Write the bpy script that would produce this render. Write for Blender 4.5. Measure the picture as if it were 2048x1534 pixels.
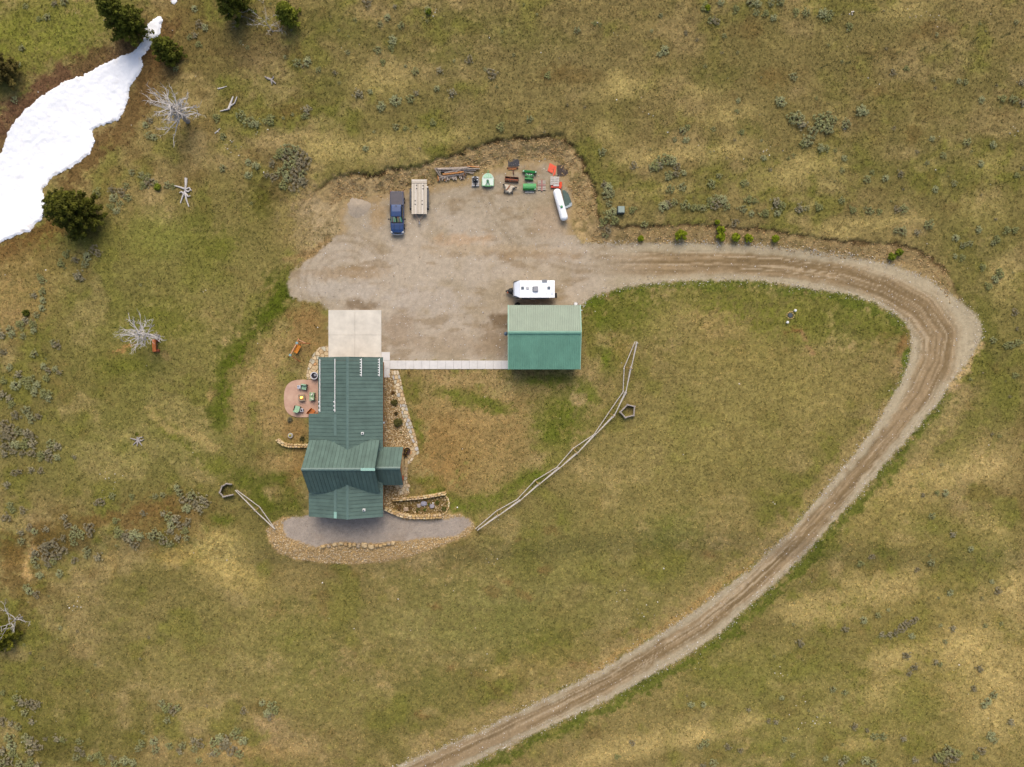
import bpy, bmesh, math, random
import numpy as np
from mathutils import Vector, Matrix

for o in list(bpy.data.objects):
    bpy.data.objects.remove(o, do_unlink=True)
SC = bpy.context.scene
COL = SC.collection
R = math.radians

# ------------------------------------------------------------------ camera
H = 95.0                 # flying height above the yard (m)
PPM = 15.0               # photograph pixels per metre on the yard
CX, CY = 1024.0, 767.0
cam_d = bpy.data.cameras.new("camera")
cam_d.sensor_width = 36.0
cam_d.lens = 36.0 * H / (2048.0 / PPM)
cam_d.clip_start = 1.0
cam_d.clip_end = 6000.0
cam = bpy.data.objects.new("camera", cam_d)
COL.objects.link(cam)
cam.location = (0, 0, H)
cam.rotation_euler = (0, 0, 0)
SC.camera = cam

# ------------------------------------------------------------------ light
SUN_EL, SUN_AZ = 52.0, 4.0       # elevation; azimuth from +Y (top of the picture) towards +X
world = bpy.data.worlds.new("World")
SC.world = world
world.use_nodes = True
wn = world.node_tree
wn.nodes.clear()
sky = wn.nodes.new("ShaderNodeTexSky")
sky.sky_type = 'NISHITA'
sky.sun_disc = False
sky.sun_elevation = R(SUN_EL)
sky.sun_rotation = R(SUN_AZ)
sky.air_density = 1.0
sky.dust_density = 4.0
sky.ozone_density = 0.6
bg = wn.nodes.new("ShaderNodeBackground")
bg.inputs[1].default_value = 0.14
wo = wn.nodes.new("ShaderNodeOutputWorld")
wn.links.new(sky.outputs[0], bg.inputs[0])
wn.links.new(bg.outputs[0], wo.inputs[0])

sun_d = bpy.data.lights.new("sun", 'SUN')
sun_d.energy = 1.3
sun_d.angle = R(38)
sun_d.color = (1.0, 0.955, 0.86)
sun = bpy.data.objects.new("sun", sun_d)
COL.objects.link(sun)
sd = Vector((math.sin(R(SUN_AZ)) * math.cos(R(SUN_EL)), math.cos(R(SUN_AZ)) * math.cos(R(SUN_EL)), math.sin(R(SUN_EL))))
sun.rotation_euler = sd.to_track_quat('Z', 'Y').to_euler()
sun.location = (0, 60, 120)

SC.view_settings.view_transform = 'Standard'
SC.view_settings.look = 'None'
SC.view_settings.gamma = 1.0
SC.view_settings.exposure = 0.68

# ------------------------------------------------------------------ helpers
GAIN = 1.4
def lin(v):
    v = v / 255.0
    return v / 12.92 if v <= 0.04045 else ((v + 0.055) / 1.055) ** 2.4
def C(r, g, b):
    return (lin(r) / GAIN, lin(g) / GAIN, lin(b) / GAIN)

def W(px, py, z=0.0):
    """world point at height z seen at photograph pixel px,py"""
    k = (1 - z / H) / PPM
    return Vector(((px - CX) * k, (CY - py) * k, z))

_rng = np.random.RandomState(7)
_T = _rng.rand(256, 256)
def vnoise(x, y, seed=0):
    x = np.asarray(x, float) + seed * 37.31
    y = np.asarray(y, float) + seed * 91.73
    xi = np.floor(x).astype(int); yi = np.floor(y).astype(int)
    fx = x - xi; fy = y - yi
    fx = fx * fx * (3 - 2 * fx); fy = fy * fy * (3 - 2 * fy)
    a = _T[xi & 255, yi & 255]; b = _T[(xi + 1) & 255, yi & 255]
    c = _T[xi & 255, (yi + 1) & 255]; d = _T[(xi + 1) & 255, (yi + 1) & 255]
    return (a * (1 - fx) + b * fx) * (1 - fy) + (c * (1 - fx) + d * fx) * fy
def fbm(x, y, seed=0, oct=4):
    s = 0; a = 0.5; t = 0
    for i in range(oct):
        s = s + a * vnoise(x * 2 ** i, y * 2 ** i, seed + i * 3); t += a; a *= 0.55
    return s / t
def sst(a, b, x):
    t = np.clip((np.asarray(x, float) - a) / (b - a), 0, 1)
    return t * t * (3 - 2 * t)

def inside(poly, x, y):
    x = np.asarray(x, float); y = np.asarray(y, float)
    r = np.zeros(x.shape, bool)
    n = len(poly)
    for i in range(n):
        x0, y0 = poly[i]; x1, y1 = poly[(i + 1) % n]
        if y0 == y1: continue
        c = (y0 > y) != (y1 > y)
        r ^= c & (x < (x1 - x0) * (y - y0) / (y1 - y0) + x0)
    return r
def pdist(line, x, y, closed=False):
    """distance to polyline and arclength of the nearest point"""
    x = np.asarray(x, float); y = np.asarray(y, float)
    best = np.full(x.shape, 1e9); arc = np.zeros(x.shape); side = np.zeros(x.shape)
    pts = list(line) + ([line[0]] if closed else [])
    s = 0
    for (x0, y0), (x1, y1) in zip(pts[:-1], pts[1:]):
        dx, dy = x1 - x0, y1 - y0
        L2 = dx * dx + dy * dy
        if L2 == 0: continue
        t = np.clip(((x - x0) * dx + (y - y0) * dy) / L2, 0, 1)
        ex = x - x0 - t * dx; ey = y - y0 - t * dy
        d = np.sqrt(ex * ex + ey * ey)
        m = d < best
        best = np.where(m, d, best)
        arc = np.where(m, s + t * math.sqrt(L2), arc)
        side = np.where(m, np.sign(dx * ey - dy * ex), side)
        s += math.sqrt(L2)
    return best, arc, side

# ---- materials
MATS = {}
def mat(name, rgb, rough=0.7, metal=0.0, var=0.12, scale=4.0, bump=0.0, bscale=30.0, spec=0.4, rgb2=None, coat=0.0, emit=0.0, stretch=None):
    if name in MATS: return MATS[name]
    m = bpy.data.materials.new(name)
    m.use_nodes = True
    nt = m.node_tree; N = nt.nodes; L = nt.links
    b = N["Principled BSDF"]
    tc = N.new("ShaderNodeTexCoord")
    mp = N.new("ShaderNodeMapping")
    if stretch: mp.inputs['Scale'].default_value = stretch
    L.new(tc.outputs['Object'], mp.inputs[0])
    nz = N.new("ShaderNodeTexNoise"); nz.inputs['Scale'].default_value = scale
    nz.inputs['Detail'].default_value = 5; nz.inputs['Roughness'].default_value = 0.65
    L.new(mp.outputs[0], nz.inputs[0])
    mx = N.new("ShaderNodeMix"); mx.data_type = 'RGBA'
    d = rgb2 or tuple(c * (1 - 2.2 * var) for c in rgb)
    u = rgb if rgb2 else tuple(min(1, c * (1 + 1.6 * var)) for c in rgb)
    mx.inputs[6].default_value = (*d, 1); mx.inputs[7].default_value = (*u, 1)
    rp = N.new("ShaderNodeMapRange"); rp.inputs[1].default_value = 0.3; rp.inputs[2].default_value = 0.7
    L.new(nz.outputs[0], rp.inputs[0]); L.new(rp.outputs[0], mx.inputs[0])
    L.new(mx.outputs[2], b.inputs['Base Color'])
    b.inputs['Roughness'].default_value = rough
    b.inputs['Metallic'].default_value = metal
    b.inputs['Specular IOR Level'].default_value = spec
    b.inputs['Coat Weight'].default_value = coat
    if emit:
        L.new(mx.outputs[2], b.inputs['Emission Color']); b.inputs['Emission Strength'].default_value = emit
    if bump:
        n2 = N.new("ShaderNodeTexNoise"); n2.inputs['Scale'].default_value = bscale
        L.new(mp.outputs[0], n2.inputs[0])
        bp = N.new("ShaderNodeBump"); bp.inputs['Strength'].default_value = bump; bp.inputs['Distance'].default_value = 0.03
        L.new(n2.outputs[0], bp.inputs['Height']); L.new(bp.outputs[0], b.inputs['Normal'])
    MATS[name] = m
    return m

def vmat(name, rough=0.85, fine=((2.2, 0.25), (9.0, 0.3)), bump=0.0, bscale=12.0, spec=0.2, trans=0.0):
    """vertex-coloured material with procedural grain"""
    m = bpy.data.materials.new(name); m.use_nodes = True
    nt = m.node_tree; N = nt.nodes; L = nt.links
    b = N["Principled BSDF"]
    at = N.new("ShaderNodeAttribute"); at.attribute_name = "Col"
    tc = N.new("ShaderNodeTexCoord")
    cur = at.outputs['Color']
    for sc, am in fine:
        nz = N.new("ShaderNodeTexNoise"); nz.inputs['Scale'].default_value = sc
        nz.inputs['Detail'].default_value = 3; nz.inputs['Roughness'].default_value = 0.7
        L.new(tc.outputs['Object'], nz.inputs[0])
        rp = N.new("ShaderNodeMapRange"); rp.inputs[1].default_value = 0.28; rp.inputs[2].default_value = 0.72
        rp.inputs[3].default_value = 1 - am; rp.inputs[4].default_value = 1 + am
        L.new(nz.outputs[0], rp.inputs[0])
        mx = N.new("ShaderNodeVectorMath"); mx.operation = 'SCALE'
        L.new(cur, mx.inputs[0]); L.new(rp.outputs[0], mx.inputs[3])
        cur = mx.outputs[0]
    L.new(cur, b.inputs['Base Color'])
    b.inputs['Roughness'].default_value = rough
    b.inputs['Specular IOR Level'].default_value = spec
    if bump:
        n2 = N.new("ShaderNodeTexNoise"); n2.inputs['Scale'].default_value = bscale; n2.inputs['Detail'].default_value = 4
        L.new(tc.outputs['Object'], n2.inputs[0])
        bp = N.new("ShaderNodeBump"); bp.inputs['Strength'].default_value = bump; bp.inputs['Distance'].default_value = 0.05
        L.new(n2.outputs[0], bp.inputs['Height']); L.new(bp.outputs[0], b.inputs['Normal'])
    MATS[name] = m
    return m

def npmesh(name, V, F, cols=None, smooth=False, m=None):
    """mesh from numpy arrays: V (n,3), F (k,3) or (k,4), cols (n,3) per vertex"""
    me = bpy.data.meshes.new(name)
    V = np.asarray(V, np.float32); F = np.asarray(F, np.int32)
    me.vertices.add(len(V)); me.vertices.foreach_set("co", V.ravel())
    k = F.shape[1]
    me.loops.add(F.size); me.loops.foreach_set("vertex_index", F.ravel())
    me.polygons.add(len(F))
    me.polygons.foreach_set("loop_start", np.arange(0, F.size, k, dtype=np.int32))
    me.polygons.foreach_set("loop_total", np.full(len(F), k, np.int32))
    if smooth: me.polygons.foreach_set("use_smooth", np.ones(len(F), bool))
    if cols is not None:
        a = me.attributes.new("Col", 'FLOAT_COLOR', 'POINT')
        c = np.ones((len(V), 4), np.float32); c[:, :3] = cols
        a.data.foreach_set("color", c.ravel())
    me.update(calc_edges=True)
    if m: me.materials.append(m)
    return me
def link(name, me, parent=None, loc=None, rotz=0.0):
    o = bpy.data.objects.new(name, me); COL.objects.link(o)
    if parent: o.parent = parent
    if loc is not None: o.location = loc
    if rotz: o.rotation_euler = (0, 0, rotz)
    return o
def tag(o, label=None, cat=None, group=None, kind=None):
    if label: o["label"] = label
    if cat: o["category"] = cat
    if group: o["group"] = group
    if kind: o["kind"] = kind
    return o
def thing(name, label, cat, loc=(0, 0, 0), rotz=0.0, group=None):
    o = link(name, None, None, loc, rotz)
    o.empty_display_size = 0.3
    return tag(o, label, cat, group)

class MB:
    def __init__(s): s.v = []; s.f = []
    def add(s, vs, fs):
        n = len(s.v); s.v += [tuple(v) for v in vs]; s.f += [tuple(i + n for i in f) for f in fs]; return s
    def box(s, c, d, rz=0.0, rx=0.0, ry=0.0, taper=1.0):
        x, y, z = d[0] / 2, d[1] / 2, d[2] / 2
        vs = [Vector((sx * x * (taper if sz > 0 else 1), sy * y * (taper if sz > 0 else 1), sz * z)) for sz in (-1, 1) for sx, sy in ((-1, -1), (1, -1), (1, 1), (-1, 1))]
        M = Matrix.Rotation(rz, 3, 'Z') @ Matrix.Rotation(ry, 3, 'Y') @ Matrix.Rotation(rx, 3, 'X')
        c = Vector(c)
        return s.add([M @ v + c for v in vs], [(3, 2, 1, 0), (4, 5, 6, 7), (0, 1, 5, 4), (1, 2, 6, 5), (2, 3, 7, 6), (3, 0, 4, 7)])
    def beam(s, a, b, w, h):
        a = Vector(a); b = Vector(b); d = (b - a)
        if d.length < 1e-6: return s
        d.normalize()
        up = Vector((0, 0, 1)) if abs(d.z) < 0.95 else Vector((1, 0, 0))
        sx = d.cross(up).normalized(); sz = sx.cross(d).normalized()
        vs = [p + sx * (i * w / 2) + sz * (j * h / 2) for p in (a, b) for i, j in ((-1, -1), (1, -1), (1, 1), (-1, 1))]
        return s.add(vs, [(0, 1, 2, 3), (7, 6, 5, 4), (0, 4, 5, 1), (1, 5, 6, 2), (2, 6, 7, 3), (3, 7, 4, 0)])
    def tube(s, pts, rad, n=8, cap=True):
        pts = [Vector(p) for p in pts]
        if not hasattr(rad, '__len__'): rad = [rad] * len(pts)
        vs = []; fs = []
        ref = None
        for i, p in enumerate(pts):
            d = (pts[min(i + 1, len(pts) - 1)] - pts[max(i - 1, 0)])
            if d.length < 1e-7: d = Vector((0, 0, 1))
            d.normalize()
            if ref is None:
                ref = Vector((0, 0, 1)) if abs(d.z) < 0.9 else Vector((1, 0, 0))
            a = d.cross(ref)
            if a.length < 1e-4: a = d.cross(Vector((1, 0.3, 0)))
            a.normalize(); b = a.cross(d).normalized(); ref = b
            for k in range(n):
                t = 2 * math.pi * k / n
                vs.append(p + (a * math.cos(t) + b * math.sin(t)) * rad[i])
        for i in range(len(pts) - 1):
            for k in range(n):
                fs.append((i * n + k, i * n + (k + 1) % n, (i + 1) * n + (k + 1) % n, (i + 1) * n + k))
        if cap:
            fs.append(tuple(range(n))); fs.append(tuple((len(pts) - 1) * n + k for k in reversed(range(n))))
        return s.add(vs, fs)
    def cyl(s, c, r, h, n=16, r2=None):
        c = Vector(c); return s.tube([c, c + Vector((0, 0, h))], [r, r if r2 is None else r2], n)
    def lathe(s, c, prof, n=20):
        """prof: list of (r,z)"""
        vs = []; fs = []
        for r, z in prof:
            for k in range(n):
                t = 2 * math.pi * k / n
                vs.append((c[0] + r * math.cos(t), c[1] + r * math.sin(t), c[2] + z))
        for i in range(len(prof) - 1):
            for k in range(n):
                fs.append((i * n + k, i * n + (k + 1) % n, (i + 1) * n + (k + 1) % n, (i + 1) * n + k))
        fs.append(tuple(reversed(range(n)))); fs.append(tuple((len(prof) - 1) * n + k for k in range(n)))
        return s.add(vs, fs)
    def prism(s, poly, z0, z1, shrink=1.0):
        n = len(poly)
        cx = sum(p[0] for p in poly) / n; cy = sum(p[1] for p in poly) / n
        vs = [(p[0], p[1], z0) for p in poly] + [(cx + (p[0] - cx) * shrink, cy + (p[1] - cy) * shrink, z1) for p in poly]
        a = sum(poly[i][0] * poly[(i + 1) % n][1] - poly[(i + 1) % n][0] * poly[i][1] for i in range(n))
        fs = [tuple(reversed(range(n))), tuple(range(n, 2 * n))] + [(i, (i + 1) % n, n + (i + 1) % n, n + i) for i in range(n)]
        if a < 0: fs = [tuple(reversed(f)) for f in fs]
        return s.add(vs, fs)
    def loft(s, rings, cap=True):
        n = len(rings[0]); vs = [v for r in rings for v in r]; fs = []
        for i in range(len(rings) - 1):
            for k in range(n):
                fs.append((i * n + k, i * n + (k + 1) % n, (i + 1) * n + (k + 1) % n, (i + 1) * n + k))
        if cap:
            fs.append(tuple(reversed(range(n)))); fs.append(tuple((len(rings) - 1) * n + k for k in range(n)))
        return s.add(vs, fs)
    def mesh(s, name, m, smooth=False):
        me = bpy.data.meshes.new(name); me.from_pydata(s.v, [], s.f)
        if m: me.materials.append(m)
        if smooth:
            for p in me.polygons: p.use_smooth = True
        me.update(); return me
    def build(s, name, m, parent=None, loc=None, rotz=0.0, smooth=False, bevel=0.0):
        me = s.mesh(name, m, smooth)
        bm = bmesh.new(); bm.from_mesh(me)
        bmesh.ops.recalc_face_normals(bm, faces=bm.faces)
        if bevel: bmesh.ops.bevel(bm, geom=list(bm.edges), offset=bevel, segments=1, affect='EDGES', clamp_overlap=True)
        bm.to_mesh(me); bm.free()
        return link(name, me, parent, loc, rotz)
# ------------------------------------------------------------------ layout (photograph pixels)
ROAD_OUT = [(1165, 486), (1240, 487), (1384, 484), (1493, 489), (1601, 498), (1692, 511), (1782, 527), (1854, 558), (1908, 594), (1952, 630), (1966, 662), (1944, 712), (1908, 758), (1870, 812), (1830, 860), (1793, 902), (1707, 1000), (1657, 1054), (1599, 1120), (1500, 1210), (1437, 1267), (1371, 1310), (1218, 1399), (1131, 1438), (1009, 1495), (925, 1534), (860, 1566), (700, 1650)]
ROAD_IN = [(1160, 612), (1185, 592), (1240, 577), (1300, 566), (1384, 561), (1514, 560), (1601, 575), (1692, 587), (1746, 604), (1796, 630), (1820, 662), (1824, 700), (1812, 740), (1800, 765), (1775, 810), (1745, 858), (1715, 900), (1640, 991), (1583, 1061), (1500, 1139), (1420, 1200), (1330, 1260), (1235, 1320), (1148, 1368), (1060, 1412), (970, 1457), (880, 1497), (800, 1530), (720, 1566), (560, 1640)]
LOT = [(1165, 486), (1150, 468), (1142, 440), (1150, 400), (1140, 352), (1118, 322), (1085, 316), (1040, 322), (1000, 335), (950, 352), (900, 362), (860, 368), (815, 376), (770, 384), (735, 392), (694, 400), (676, 425), (682, 455), (664, 482), (636, 505), (604, 527), (580, 545), (574, 565), (578, 590), (600, 603), (640, 605), (658, 622), (658, 722), (1020, 722), (1020, 700), (1100, 700), (1160, 640), (1160, 612)]
DRIVE = LOT[:-1] + ROAD_IN + list(reversed(ROAD_OUT))
ROAD_MID = [(700, 560), (860, 545), (1000, 530), (1170, 528), (1300, 526), (1440, 525), (1560, 532), (1680, 549), (1770, 577), (1840, 618), (1878, 670), (1872, 725), (1843, 785), (1800, 845), (1754, 903), (1675, 995), (1591, 1090), (1500, 1175), (1400, 1252), (1225, 1359), (1096, 1425), (990, 1475), (862, 1532), (780, 1570), (630, 1640)]
BANK1 = [(600, 395), (671, 350), (705, 345), (739, 350), (773, 337), (825, 331), (859, 323), (876, 313), (910, 306), (944, 294), (978, 282), (1013, 275), (1064, 273), (1098, 270), (1129, 273), (1149, 294), (1166, 314), (1173, 342), (1190, 366), (1196, 400), (1200, 435), (1240, 452), (1294, 448), (1384, 446), (1442, 449), (1514, 454), (1565, 461), (1637, 474), (1710, 481), (1800, 485), (1854, 500), (1900, 535), (1940, 600), (2060, 690)]
HILL = BANK1 + [(3000, 900), (3000, -900), (200, -900), (420, 300)]
SNOW = [(-6, 325), (7, 295), (15, 268), (24, 251), (51, 220), (75, 200), (105, 176), (142, 159), (176, 147), (203, 129), (237, 115), (264, 104), (275, 96), (285, 80), (288, 54), (305, 41), (320, 29), (326, 37), (321, 68), (309, 82), (298, 99), (283, 115), (288, 127), (278, 152), (261, 173), (256, 200), (251, 217), (237, 242), (203, 251), (185, 261), (190, 285), (180, 308), (149, 332), (112, 352), (98, 363), (85, 383), (97, 417), (85, 437), (61, 461), (34, 471), (10, 481), (-10, 490), (-140, 540), (-150, 400)]
GBED = [(565, 1045), (580, 1036), (619, 1030), (767, 1018), (784, 1027), (814, 1040), (855, 1041), (881, 1039), (928, 1032), (945, 1045), (928, 1060), (911, 1073), (855, 1076), (821, 1081), (788, 1084), (735, 1087), (679, 1085), (642, 1091), (632, 1096), (614, 1090), (591, 1081), (571, 1073), (566, 1060)]
RIPRAP = [(533, 1060), (540, 1085), (555, 1105), (590, 1118), (640, 1125), (700, 1128), (760, 1125), (810, 1115), (860, 1100), (900, 1085), (935, 1070), (950, 1055), (945, 1042), (920, 1028), (567, 1036), (548, 1045)]
ROCKBED = [(764, 752), (783, 740), (787, 762), (792, 785), (800, 810), (804, 830), (812, 852), (818, 869), (829, 894), (836, 905), (812, 928), (808, 894), (764, 894)]
ROCKBED2 = [(764, 968), (818, 968), (818, 990), (784, 999), (784, 1016), (764, 1022)]
GARDEN = [(772, 1012), (786, 1000), (889, 990), (897, 1004), (895, 1018), (884, 1030), (842, 1033), (800, 1026)]

_c = np.array([CX, CY])
def flat(poly, hz):
    return [tuple(_c + (np.array(p) - _c) * (1 - hz / H)) for p in poly]
BANKP = flat(BANK1, 1.3); HILLP = flat(HILL, 1.3)
GULLY = [(330, 0), (290, 90), (200, 200), (80, 300), (-60, 430), (-250, 560)]

def hgt(X, Y):
    """terrain height"""
    u = np.asarray(X, float) * PPM + CX; v = CY - np.asarray(Y, float) * PPM
    wob = (fbm(u / 10, v / 10, 5, 3) - 0.5) * 17
    d, arc, _ = pdist(BANKP, u, v)
    s = np.where(inside(HILLP, u, v), d, -d) + wob
    amp = sst(560, 720, u) * (1 - 0.45 * sst(1190, 1300, u)) * (1 - sst(1780, 1990, u))
    h = amp * (0.85 * sst(-42, -2, s) + 0.45 * sst(-1.0, 3.0, s)) + 0.032 * np.clip(s, 0, 700) / PPM * sst(430, 640, u)
    dg, _, _ = pdist(GULLY, u, v)
    h = h - 1.7 * np.exp(-(dg / 130.0) ** 2)
    fall = sst(1072, 1135, v - 18 * np.cos((u - 740) / 190.0)) * 0.75 + 0.028 * np.clip(v - 1080, 0, 900) / PPM
    h = h - fall
    du, dv = np.maximum(np.maximum(560 - u, u - 1180), 0), np.maximum(np.maximum(600 - v, v - 1045), 0)
    yard = sst(0, 60, np.hypot(du, dv))
    h = h + (fbm(u / 300, v / 300, 21, 3) - 0.5) * 0.9 * sst(0, 220, np.hypot(du, dv)) * np.where(s > -60, 1, 1)
    return h
def micro(u, v, soft):
    return ((fbm(u / 9, v / 9, 31, 3) - 0.5) * 0.16 + (fbm(u / 3.2, v / 3.2, 35, 2) - 0.5) * 0.13) * soft

# terrain grid: fine over the picture, growing towards the horizon
def axis(lo, hi, step):
    a = np.arange(lo, hi + 1e-6, step)
    g = step * 1.6; o = []; p = hi
    while p < 2200:
        p += g; g *= 1.45; o.append(p)
    g = step * 1.6; q = []; p = lo
    while p > -2200:
        p -= g; g *= 1.45; q.append(p)
    return np.array(q[::-1] + list(a) + o)
STEP = 0.2
gx = axis(-72, 72, STEP); gy = axis(-54.5, 54.5, STEP)
GX, GY = np.meshgrid(gx, gy, indexing='ij')
HZ0 = hgt(np.clip(GX, -110, 110), np.clip(GY, -90, 90))
k_ = H / (H - HZ0)
PU = CX + GX * PPM * k_; PV = CY - GY * PPM * k_          # where each ground point shows in the photograph

wx = (fbm(PU / 22, PV / 22, 51, 3) - 0.5) * 2; wy = (fbm(PU / 22, PV / 22, 57, 3) - 0.5) * 2
fx_ = (fbm(PU / 5, PV / 5, 61, 2) - 0.5) * 2; fy_ = (fbm(PU / 5, PV / 5, 67, 2) - 0.5) * 2
QU = PU + wx * 9 + fx_ * 5; QV = PV + wy * 9 + fy_ * 5
QUs = PU + wx * 2.5 + fx_ * 4; QVs = PV + wy * 2.5 + fy_ * 4
n_big = fbm(PU / 230, PV / 230, 1, 4); n_mid = fbm(PU / 60, PV / 60, 11, 4); n_sm = fbm(PU / 15, PV / 15, 17, 3); n_fi = fbm(PU / 5, PV / 5, 23, 2)
n_st = fbm((PU + 0.4 * PV) / 34, (PV - 0.3 * PU) / 9, 29, 3)

def sd_poly(poly, u, v):
    d, _, _ = pdist(poly, u, v, True)
    return np.where(inside(poly, u, v), d, -d)
drive_sd = sd_poly(DRIVE, QUs, QVs)
gbed_sd = sd_poly(GBED, QUs, QVs)
rip_sd = sd_poly(RIPRAP, QUs, QVs)
drive_m = sst(-3, 3, drive_sd); gbed_m = sst(-2, 2, gbed_sd); rip_m = sst(-5, 4, rip_sd)

def S(r, g, b): return np.array([lin(r), lin(g), lin(b)]) / GAIN
def mixc(c, col, w):
    return c * (1 - w[..., None]) + np.asarray(col) * w[..., None]
def sharp(n, a, b): return sst(a, b, n)

# grass colours ------------------------------------------------------------
olive = S(119, 107, 58); oliveb = S(134, 116, 70); tan = S(178, 150, 104); straw = S(178, 156, 96); green = S(88, 100, 20); green2 = S(106, 106, 38); brown = S(112, 90, 50); dirt = S(146, 114, 76); redb = S(104, 74, 50); dgreen = S(82, 90, 20)
col = np.zeros(PU.shape + (3,)) + olive
col = mixc(col, oliveb, sharp(n_big, 0.4, 0.62))
col = mixc(col, green2, 0.55 * sharp(n_mid, 0.5, 0.72))
col = mixc(col, tan, 0.36 * sharp(fbm(PU / 75, PV / 62, 41, 4), 0.55, 0.74))
col = mixc(col, brown, 0.45 * sharp(fbm(PU / 48, PV / 40, 43, 4), 0.6, 0.8))

def blob(x, y, rx, ry, rot, c, st, soft=0.55):
    global col
    a = R(rot); du = QU - x; dv = QV - y
    e = np.sqrt(((du * math.cos(a) + dv * math.sin(a)) / rx) ** 2 + ((-du * math.sin(a) + dv * math.cos(a)) / ry) ** 2)
    e = e + (n_mid - 0.5) * 1.1 + (n_sm - 0.5) * 1.1 + (n_fi - 0.5) * 1.0
    col = mixc(col, c, st * (1 - sst(1 - soft, 1 + soft * 0.7, e)) * (0.55 + 0.45 * sst(.34, .62, n_sm * .6 + n_fi * .4)))
def band(pts, w, c, st, ns=1.0):
    global col
    d, _, _ = pdist(pts, QU, QV)
    e = d / w + (n_mid - 0.5) * 0.9 * ns + (n_sm - 0.5) * 1.3 * ns + (n_fi - 0.5) * 1.1 * ns
    col = mixc(col, c, st * (1 - sst(0.35, 1.25, e)))

# upper hillside
blob(1500, 150, 700, 260, 0, S(120, 104, 62), 0.6, 0.8)
blob(1050, 120, 200, 120, 0, S(118, 106, 62), 0.5, 0.8)
blob(60, 70, 150, 80, -15, S(122, 122, 44), 0.8); blob(160, 60, 70, 60, 0, S(120, 120, 48), 0.6)
blob(420, 90, 130, 70, 0, S(108, 90, 52), 0.7); blob(360, 30, 80, 60, 0, brown, 0.6); blob(545, 110, 70, 40, 0, S(120, 100, 66), 0.6)
for x, y, rx, ry in [(560, 275, 55, 22), (760, 160, 65, 32), (740, 295, 100, 26), (880, 275, 70, 20), (640, 290, 60, 30), (1560, 355, 90, 40), (1700, 452, 130, 18), (1300, 315, 90, 20), (1260, 175, 70, 22), (1450, 230, 70, 20), (1640, 330, 60, 25), (1980, 330, 50, 30), (1960, 430, 50, 40), (2010, 560, 40, 50), (1210, 270, 30, 25), (1410, 180, 50, 15), (1240, 160, 30, 20), (1440, 300, 80, 20), (1620, 15, 30, 12), (1800, 20, 60, 20), (1330, 380, 90, 14)]:
    blob(x, y, rx, ry, -8, straw if x > 600 else tan, 0.6, 0.7)
for x, y, rx, ry in [(1545, 155, 28, 16), (1130, 150, 60, 18), (1825, 270, 16, 14), (1500, 60, 25, 25), (580, 225, 50, 25), (1750, 185, 30, 14), (1880, 60, 50, 20)]:
    blob(x, y, rx, ry, 0, S(110, 86, 46), 0.6)
for x, y, rx, ry in [(1900, 340, 80, 30), (1720, 330, 60, 20), (1950, 480, 60, 60), (1960, 640, 25, 60), (1980, 700, 40, 40), (1420, 150, 60, 25), (1500, 260, 30, 20), (700, 60, 90, 30), (900, 100, 50, 30), (1000, 60, 120, 30), (520, 395, 30, 40), (650, 175, 40, 30)]:
    blob(x, y, rx, ry, 10, S(98, 96, 40), 0.6)
blob(525, 395, 32, 38, 20, S(78, 74, 22), 0.8); blob(560, 350, 60, 50, 0, S(96, 80, 46), 0.6)
for a, b in [((1640, 137), (1655, 130)), ((1690, 128), (1702, 124)), ((1735, 119), (1748, 113)), ((1790, 108), (1800, 103)), ((1840, 103), (1853, 94)), ((1886, 98), (1900, 88)), ((1940, 88), (1955, 76)), ((2003, 75), (2022, 64))]:
    d, _, _ = pdist([a, b], PU, PV); col = mixc(col, S(62, 62, 34), 0.8 * (1 - sst(0.8, 3.0, d)))
# around the snow
band([(-40, 330), (24, 240), (80, 190), (150, 148), (230, 108), (280, 88)], 32, redb, 0.75); band([(0, 250), (60, 190), (120, 155)], 26, S(112, 76, 58), 0.5)
band([(330, 60), (300, 120), (285, 170), (260, 240), (200, 290), (150, 350)], 30, S(104, 78, 44), 0.8)
band([(120, 440), (70, 475), (0, 505)], 30, S(104, 74, 38), 0.85)
blob(320, 150, 30, 60, 20, S(104, 76, 42), 0.7)
blob(50, 590, 80, 90, 0, S(146, 118, 72), 0.7); blob(30, 640, 40, 40, 0, S(160, 130, 86), 0.6); blob(90, 520, 80, 40, 0, S(126, 102, 58), 0.65)
# west meadow
blob(300, 580, 260, 130, 0, S(124, 118, 58), 0.55, 0.8); blob(340, 760, 200, 120, 0, S(116, 112, 52), 0.6, 0.8); blob(250, 900, 230, 80, 0, S(126, 120, 62), 0.6, 0.8)
blob(330, 470, 90, 40, 0, S(120, 122, 50), 0.5)
for x, y, rx, ry, a in [(435, 495, 40, 28, 0), (560, 580, 26, 55, 20), (540, 625, 34, 60, 30), (500, 680, 39, 60, 35), (475, 725, 38, 50, 30), (450, 780, 32, 60, 20), (440, 830, 30, 26, 0), (310, 640, 70, 40, 0), (250, 730, 60, 26, 0), (340, 865, 60, 7, 40), (590, 1000, 28, 30, 0), (545, 1020, 16, 40, -30), (520, 1000, 30, 14, 40), (430, 930, 40, 20, 0), (440, 1040, 30, 16, 0), (490, 960, 30, 20, 0), (560, 960, 26, 14, 0)]:
    blob(x, y, rx, ry, a, dgreen if rx < 40 else green2, 0.8)
band([(562, 585), (535, 640), (500, 690), (470, 730), (455, 785)], 20, dgreen, 0.8)
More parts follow.
